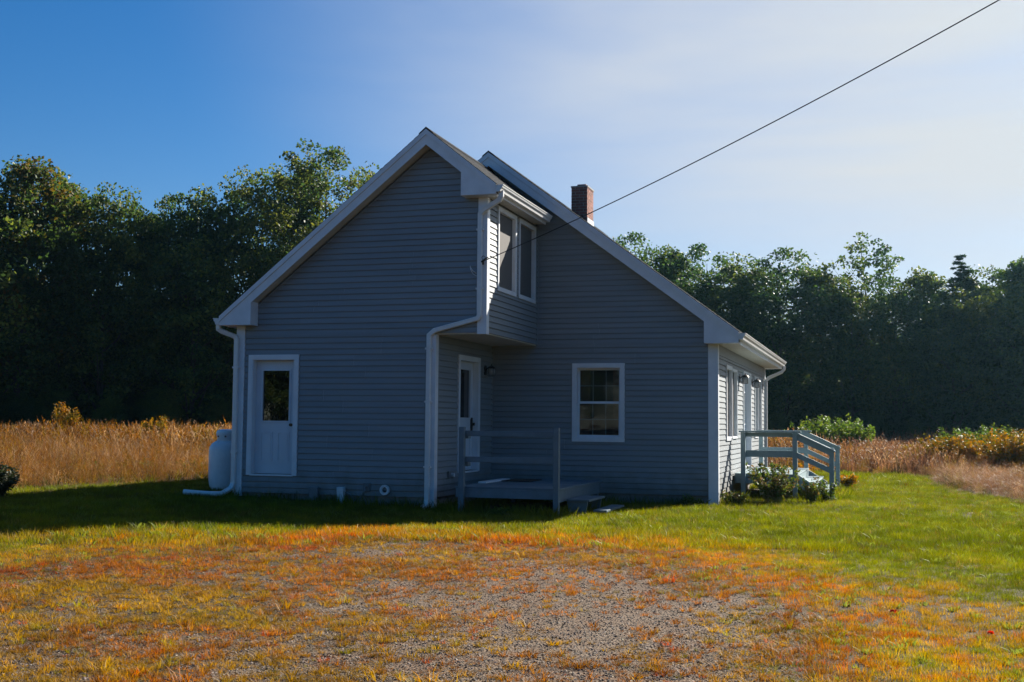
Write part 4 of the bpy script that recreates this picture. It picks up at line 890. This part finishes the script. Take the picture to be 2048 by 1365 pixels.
def tree_meshes(kind, seed, H, Rr, base, ncl, nper, lsize, crad, lm):
    """trunk with limbs and a crown of leaf clumps; returns (trunk mesh, crown mesh)"""
    r = np.random.default_rng(seed); mb = MB(); lean = r.normal(0, .02, 2)
    tp = [(lean[0]*z*z/H+.08*math.sin(z*.5+seed), lean[1]*z*z/H+.08*math.cos(z*.4+seed), z) for z in np.linspace(0, H*.93, 9)]; r0 = H*.0125
    mb.cone(tp, [r0*(1.35 if i == 0 else 1)*(1-.93*i/8) for i in range(9)], 8)
    C_ = []; rad = []
    # uneven envelope: a few lobes pushed out or pulled in
    lob = r.normal(0, 1, (9, 3)); lob /= np.linalg.norm(lob, axis=1, keepdims=True); la = r.uniform(-.22, .22, 9)
    def env(dv):
        return 1+sum(la[i]*max(0, dv @ lob[i])**3 for i in range(9))
    zc = (base+H)/2; hz = (H-base)/2; tries = 0
    while len(C_) < ncl and tries < ncl*20:
        tries += 1; dv = r.normal(size=3); dv /= np.linalg.norm(dv); q = r.random()**(.30)
        if kind == 'pine':
            t = 1-r.random()**.62; z = base+(H-base)*t; ww = Rr*(1-t)**.95*(.5+.7*r.random())+.1; a = r.random()*6.283; dd = ww*math.sqrt(r.random()); c = np.array([dd*math.cos(a), dd*math.sin(a), z-dd*.12])
        else:
            prof = (1-.35*max(0, dv[2])**2)
            c = np.array([dv[0]*Rr*q*env(dv)*prof, dv[1]*Rr*q*env(dv)*prof, zc+dv[2]*hz*q*min(1.06, env(dv))])
            if kind == 'column': c[:2] *= .8
        if c[2] < base*.9 or c[2] > H*1.03: continue
        C_.append(c); rad.append(crad*(.6+.8*r.random())*((.3+.9*(1-t)) if kind == 'pine' else 1))
    C_ = np.array(C_)
    order = r.permutation(len(C_))[:30 if kind != 'pine' else 22]
    for i in order:
        c = C_[i]; z0 = max(base*.55, min(c[2]-np.hypot(c[0], c[1])*(.9 if kind != 'pine' else .1), H*.88)); j = min(8, z0/(H*.93)*8); a = np.array(tp[int(j)]); a2 = np.array(tp[min(8, int(j)+1)]); s_ = a+(a2-a)*(j-int(j))
        rr = r0*(1-.93*j/8)*.5; mid = s_*.45+c*.55+np.array([0, 0, -.25]); mb.cone([s_, s_*.7+c*.3+np.array([r.normal(0,.1), r.normal(0,.1), -.2]), mid, c], [rr, rr*.75, rr*.5, max(rr*.15, .008)], 5)
    me = bpy.data.meshes.new('trunk'); me.from_pydata(mb.v, [], mb.f); me.materials.append(M['bark'])
    V, Fq = leaves(C_, nper, np.array(rad), lsize, r, .62 if kind != 'pine' else .3, 1.5 if kind != 'pine' else 4)
    return me, npmesh('crown', V, Fq, M[lm])
KT = {}
KT['broad'] = tree_meshes('round', 1, 15, 4.6, 2.0, 230, 105, .225, 1.05, 'leaf_dark')
KT['broad2'] = tree_meshes('round', 2, 15, 4.2, 1.5, 225, 105, .225, 1.0, 'leaf_mid')
KT['oval'] = tree_meshes('column', 3, 15, 4.2, 2.5, 200, 100, .22, .95, 'leaf_mid')
KT['airy'] = tree_meshes('round', 4, 18, 5.2, 4.0, 215, 85, .21, .95, 'leaf_light')
KT['autumn'] = tree_meshes('column', 5, 16, 4.6, 3.0, 200, 100, .22, .95, 'leaf_autumn')
KT['sparse'] = tree_meshes('round', 6, 14, 2.6, 7.5, 70, 34, .22, .6, 'leaf_mid')
KT['pine'] = tree_meshes('pine', 7, 13, 3.9, 1.5, 520, 60, .26, .5, 'needles')
HT = dict(broad=15, broad2=15, oval=15, airy=18, autumn=16, sparse=14, pine=13)
def tree(kind, x, y, h, wd, rz, label, cat='tree', group='trees along the edge of the meadow'):
    nm = {'pine': 'pine_tree', 'sparse': 'sparse_tree', 'airy': 'tall_tree'}.get(kind, 'leafy_tree')
    z = float(gz(x, y))-.05; t = empty(nm, label, cat, (x, y, z), group)
    s = h/HT[kind]; t.scale = (s*wd, s*wd, s); t.rotation_euler = (0, 0, rz)
    link('trunk', KT[kind][0], t); link('crown', KT[kind][1], t)
def at(u, dist):
    """point on the ground seen at photo column u"""
    d = F+R2*((u-1024)/2317.2868); k = dist/math.hypot(d.x, d.y); return CX+d.x*k, CY+d.y*k
TL = [  # column, distance, height, kind, width, label
 (-45, 68, 15.0, 'broad2', 1.0, 'dark leafy tree at the far left edge, partly cut off by the frame'),
 (40, 68, 16.3, 'autumn', .95, 'tallest tree at the left with orange-brown leaves at its top'),
 (118, 70, 15.4, 'oval', .95, 'green tree just right of the orange-topped tree'),
 (205, 69, 14.6, 'broad2', .82, 'rounded green tree midway between the left edge and the airy pale tree'),
 (285, 71, 13.8, 'oval', .85, 'shorter dark tree in the dip of the left tree line'),
 (345, 72, 14.4, 'broad', .7, 'narrow dark tree just left of the bushy peaked crown'),
 (385, 70, 15.0, 'broad2', .9, 'bushy green tree whose crown peaks left of the house gutter'),
 (462, 72, 14.8, 'broad', .9, 'dark tree showing just left of the roof corner'),
 (525, 71, 16.6, 'airy', .85, 'pale airy tree left of the tallest crown behind the left roof slope'),
 (600, 73, 17.4, 'oval', .8, 'full green crown tucked between the two pale airy trees'),
 (650, 70, 17.9, 'airy', 1.0, 'tall pale green tree rising highest behind the left roof slope'),
 (745, 74, 17.2, 'airy', .85, 'pale tree top just clearing the roof slope near the gable'),
 (1225, 73, 14.6, 'broad2', .75, 'small tree top showing above the right roof slope beside the chimney'),
 (1280, 71, 14.2, 'broad', .8, 'dark tree top second from the chimney above the right roof slope'),
 (1340, 70, 13.6, 'oval', .95, 'green tree third from the chimney behind the right roof slope'),
 (1408, 69, 13.2, 'broad', .95, 'dark round-topped tree above the right eave'),
 (1480, 70, 13.0, 'broad2', .95, 'full green tree above the end of the gutter'),
 (1560, 69, 13.0, 'broad', 1.0, 'broad dark tree right of the house corner'),
 (1640, 70, 12.3, 'oval', 1.05, 'green tree standing left of the thin sparse tree'),
 (1738, 73, 15.0, 'sparse', .85, 'thin sparse tree poking above the tree line with sky showing through'),
 (1705, 68, 11.1, 'broad2', .85, 'lower leafy tree in front of the thin sparse tree'),
 (1790, 69, 10.9, 'broad', .9, 'low dark tree right of the thin sparse tree'),
 (1850, 70, 12.0, 'oval', 1.05, 'rounded green tree left of the pointed pine'),
 (1925, 68, 12.6, 'pine', 1.15, 'pointed pine tree with its tip above the neighbours'),
 (1905, 66, 10.0, 'broad2', .9, 'low green tree in front of the pointed pine'),
 (1985, 69, 11.7, 'broad2', .9, 'bushy green tree right of the pointed pine'),
 (2045, 67, 11.9, 'oval', 1.0, 'green tree near the right edge, right of the bushy one'),
 (2105, 68, 11.9, 'broad', 1.0, 'dark tree at the far right edge, cut off by the frame')]
for i, (u, d, h, k, wd, lb) in enumerate(TL):
    x, y = at(u, d); tree(k, x, y, h*(1 if u < 1000 else .885), wd*(1 if u < 1000 else 1.08), i*2.4, lb)
# the wood behind the first row, too deep to tell trees apart
r = np.random.default_rng(5); P = []; 
for row, d in enumerate((75, 80, 86, 93, 101)):
    for u in np.arange(-260, 2320, 78):
        x, y = at(u+r.uniform(-30, 30), d+r.uniform(-2, 2)); hh = np.interp(u, [-200, 0, 300, 640, 1000, 1300, 2100], [11.2, 11.0, 9.8, 10.5, 9, 7.6, 7.2]); P.append((x, y, hh*(1+.012*row)/15*r.uniform(.86, 1.0)))
P = np.array(P); n = len(P); kinds = ['broad', 'broad2', 'oval']
SC = [src('wood_'+k, KT[k][1]) for k in kinds]+[src('wood_trunk', KT['broad'][0])]
i1 = r.integers(0, 3, n); s3 = np.stack([P[:, 2]*.95, P[:, 2]*.95, P[:, 2]], 1); rz = np.stack([np.zeros(n), np.zeros(n), r.random(n)*6.28], 1)
PP = np.stack([P[:, 0], P[:, 1], gz(P[:, 0], P[:, 1])], 1)
scatter('woods', np.concatenate([PP, PP]), np.concatenate([rz, rz]), np.concatenate([s3, s3]), None, SC, np.concatenate([i1, np.full(n, 3)]), 'dense dark woods behind the first row of trees')
# undergrowth at the foot of the trees
n = 420; u = r.uniform(-200, 2250, n); d = r.uniform(66, 80, n); XY = np.array([at(a, b) for a, b in zip(u, d)]); sc = r.uniform(.10, .24, n)
scatter('undergrowth', np.stack([XY[:, 0], XY[:, 1], gz(XY[:, 0], XY[:, 1])-.3], 1), np.stack([np.zeros(n), np.zeros(n), r.random(n)*6.28], 1), np.stack([sc*1.1, sc*1.1, sc], 1), None, SC[:2], r.integers(0, 2, n), 'dark brush at the foot of the tree line')
# the wood on the far side of the road behind the viewer, mirrored in the door glass
n = 70; a = r.uniform(0, 1, n); x = -45+95*a; y = -62-r.uniform(0, 14, n); sc = r.uniform(.75, 1.05, n)
scatter('woods_opposite', np.stack([x, y, gz(x, y)], 1), np.stack([np.zeros(n), np.zeros(n), r.random(n)*6.28], 1), np.stack([sc, sc, sc], 1), None, SC[:3], r.integers(0, 3, n), 'green woods reflected in the glass of the white door')

def plant(name, x, y, h, spread, nst, lsize, lm, label, cat='plant', seed=0, nleaf=16, group=None, upright=.6, leaf_from=.2, elong=2.0, cl=.07):
    """stems fanning out, leaves set along them"""
    r = np.random.default_rng(seed); t = empty(name, label, cat, (x, y, float(gz(x, y))-.01), group); mb = MB(); C_ = []
    for i in range(nst):
        a = r.random()*6.283; d0 = spread*.35*r.random(); d1 = spread*(.3+.7*r.random()); hh = h*(.6+.45*r.random())*(1-.35*(d1/spread)*(1-upright))
        p = [(d0*math.cos(a)*(1-t_)+d1*math.cos(a)*t_**1.3, d0*math.sin(a)*(1-t_)+d1*math.sin(a)*t_**1.3, hh*t_*(1-.15*t_)) for t_ in (0, .25, .5, .75, 1)]
        mb.cone(p, [.006*max(1, h), .005*max(1, h), .004*max(1, h), .003, .002], 4)
        for k in range(nleaf):
            t_ = leaf_from+(1-leaf_from)*(k+r.random())/nleaf; j = min(3, int(t_*4)); f_ = t_*4-j; q = np.array(p[j])*(1-f_)+np.array(p[j+1])*f_; C_.append(q)
    mb.build('stems', M['stalk'], t, fix=False)
    V, Fq = leaves(np.array(C_), 3, cl, lsize, r, 1, elong, .2); link('foliage', npmesh('foliage', V, Fq, M[lm]), t); return t
# by the side deck
plant('deck_bush', 5.32, 4.1, .92, .62, 40, .085, 'weedmix', 'loose leafy bush with pale and reddish leaves growing in front of the side deck', 'bush', 1, 16, upright=.8, cl=.05, elong=3)
plant('deck_bush', 5.95, 4.5, .62, .30, 16, .075, 'weedmix', 'smaller reddish bush to the right of the loose leafy bush under the side deck', 'bush', 2, 14, upright=.7, cl=.05, elong=3)
plant('deck_weed', 6.22, 5.0, .55, .22, 16, .06, 'weed', 'green weed clump beside the foot of the deck stairs', 'weed', 3, 10)
plant('wall_weed', 4.62, 3.35, .30, .25, 26, .05, 'weedmix', 'short reddish weed at the foot of the lit wall corner', 'weed', 5)
plant('wall_weed', 3.95, 2.78, .16, .28, 22, .05, 'weed', 'low pale weed on the grass before the white corner board', 'weed', 6)
plant('wall_weed', 1.45, -.85, .16, .15, 12, .05, 'weed', 'small weed in the shade before the porch deck', 'weed', 7)
for i, (x, y, h) in enumerate(((4.95, 10.6, .62), (5.4, 11.4, .7), (6.45, 10.2, .42))):
    plant('goldenrod', x, y, h, .35, 30, .06, 'goldenrod', ['yellow-green weeds seen under the deck rail near the wall', 'yellow weeds seen under the deck rail nearer the posts', 'low golden weeds on the lawn right behind the stair posts'][i], 'weed', 20+i)
# shrubs out in the meadow
for (u, d, h, sp, sd, lb) in ((1625, 46, 2.0, 1.1, 31, 'upright light green shrub directly behind the stair rail'), (1668, 47, 2.2, 1.1, 32, 'tall light green shrub in the middle of the shrub group beyond the deck'), (1705, 46, 1.95, .9, 33, 'light green shrub at the right end of the group beyond the deck')):
    x, y = at(u, d); plant('green_shrub', x, y, h, sp, 56, .115, 'sumac', lb, 'shrub', sd, 26, 'light green shrubs beyond the deck', upright=.9, cl=.11)
for i, (u, d, h, lb) in enumerate(((124, 42, 2.15, 'tallest orange-tipped goldenrod standing above the left meadow'), (150, 42, 2.0, 'leaning orange goldenrod just right of the tallest one at the left'), (302, 42, 1.65, 'short orange goldenrod in the meadow left of the gas tank'), (331, 42, 1.75, 'yellow-orange goldenrod nearest to the gas tank'))):
    x, y = at(u, d); plant('goldenrod', x, y, h, .26, 26, .06, 'goldenrod', lb, 'wildflower', 40+i, 22, 'goldenrod above the left meadow', upright=1, leaf_from=.45)
k = 0
for (u, d, h, lm, lb) in ((1885, 40, 1.45, 'goldenrod', 'golden weed clump at the left end of the yellow patch in the right meadow'), (1925, 41, 1.75, 'sumac', 'green bush crowning the left part of the yellow patch'), (1962, 39, 1.5, 'goldenrod', 'golden weed clump below the two green bushes'), (1990, 42, 1.85, 'sumac', 'green bush crowning the middle of the yellow patch'), (2015, 38, 1.65, 'goldenrod', 'orange-yellow weed clump near the right edge of the frame'), (2048, 38, 1.65, 'goldenrod', 'orange-yellow weed clump cut by the right edge of the frame'), (1840, 43, .95, 'goldenrod', 'low yellow weeds left of the yellow patch'), (1770, 42, .8, 'goldenrod', 'faint yellow weeds in the middle of the right meadow')):
    x, y = at(u, d); plant('weed_bush', x, y, h, 1.0, 60, .085, lm, lb, 'bush', 60+k, 24, 'weeds in the right meadow', upright=.8, cl=.10); k += 1
for i, (u, d, h, lb) in enumerate(((205, 29.3, .42, 'dark green weed clump at the meadow edge on the left'), (262, 29.6, .48, 'bright green weed clump at the edge of the left meadow'), (372, 30.2, .40, 'green weeds at the meadow edge near the gas tank'))):
    x, y = at(u, d); plant('edge_weed', x, y, h, .7, 50, .07, 'weed', lb, 'weed', 80+i, 12, 'green weeds along the left meadow edge', upright=.4)
x, y = at(2, 21.2); plant('dark_shrub', x, y, .72, .42, 70, .06, 'shade_shrub', 'dark shaded shrub cut by the left edge of the frame', 'shrub', 90, 16, upright=.4)
# fallen red leaves
for i, (x, y) in enumerate(((7.25, -8.6), (7.9, -9.4))):
    V, Fq = leaves(np.zeros((5, 3)), 2, .025, .03, np.random.default_rng(i), .3); link_ = link('red_weed', npmesh('red_weed', V+np.array([0, 0, .03]), Fq, M['red_leaf'] if 'red_leaf' in M else M.setdefault('red_leaf', leafmat('red leaves', [(.35,.02,.02), (.5,.04,.02)], .4))), None, (x, y, float(gz(x, y))))
    tag(link_, ['small bright red weed in the dry grass at the lower right', 'tiny red weed nearest to the right edge of the frame'][i], 'weed')
S.cycles.max_bounces = 8; S.cycles.transparent_max_bounces = 12

hz = MB().box(-125, 120, -92, 130, -2.0, 24).build('haze', bpy.data.materials.new('haze')); hz['kind'] = 'stuff'; hz['label'] = 'faint bluish haze added to lift the dark trees'  # added scattering volume, stands in for lens veil and turns dark trees bluish
hm = hz.data.materials[0]; hm.use_nodes = True; t = hm.node_tree; t.nodes.clear(); o = N(t, 'ShaderNodeOutputMaterial'); pv = N(t, 'ShaderNodeVolumePrincipled'); pv.inputs['Density'].default_value = .00017; pv.inputs['Color'].default_value = (.36, .72, 1, 1); pv.inputs['Anisotropy'].default_value = .8
L(t, pv.outputs[0], o.inputs['Volume'])
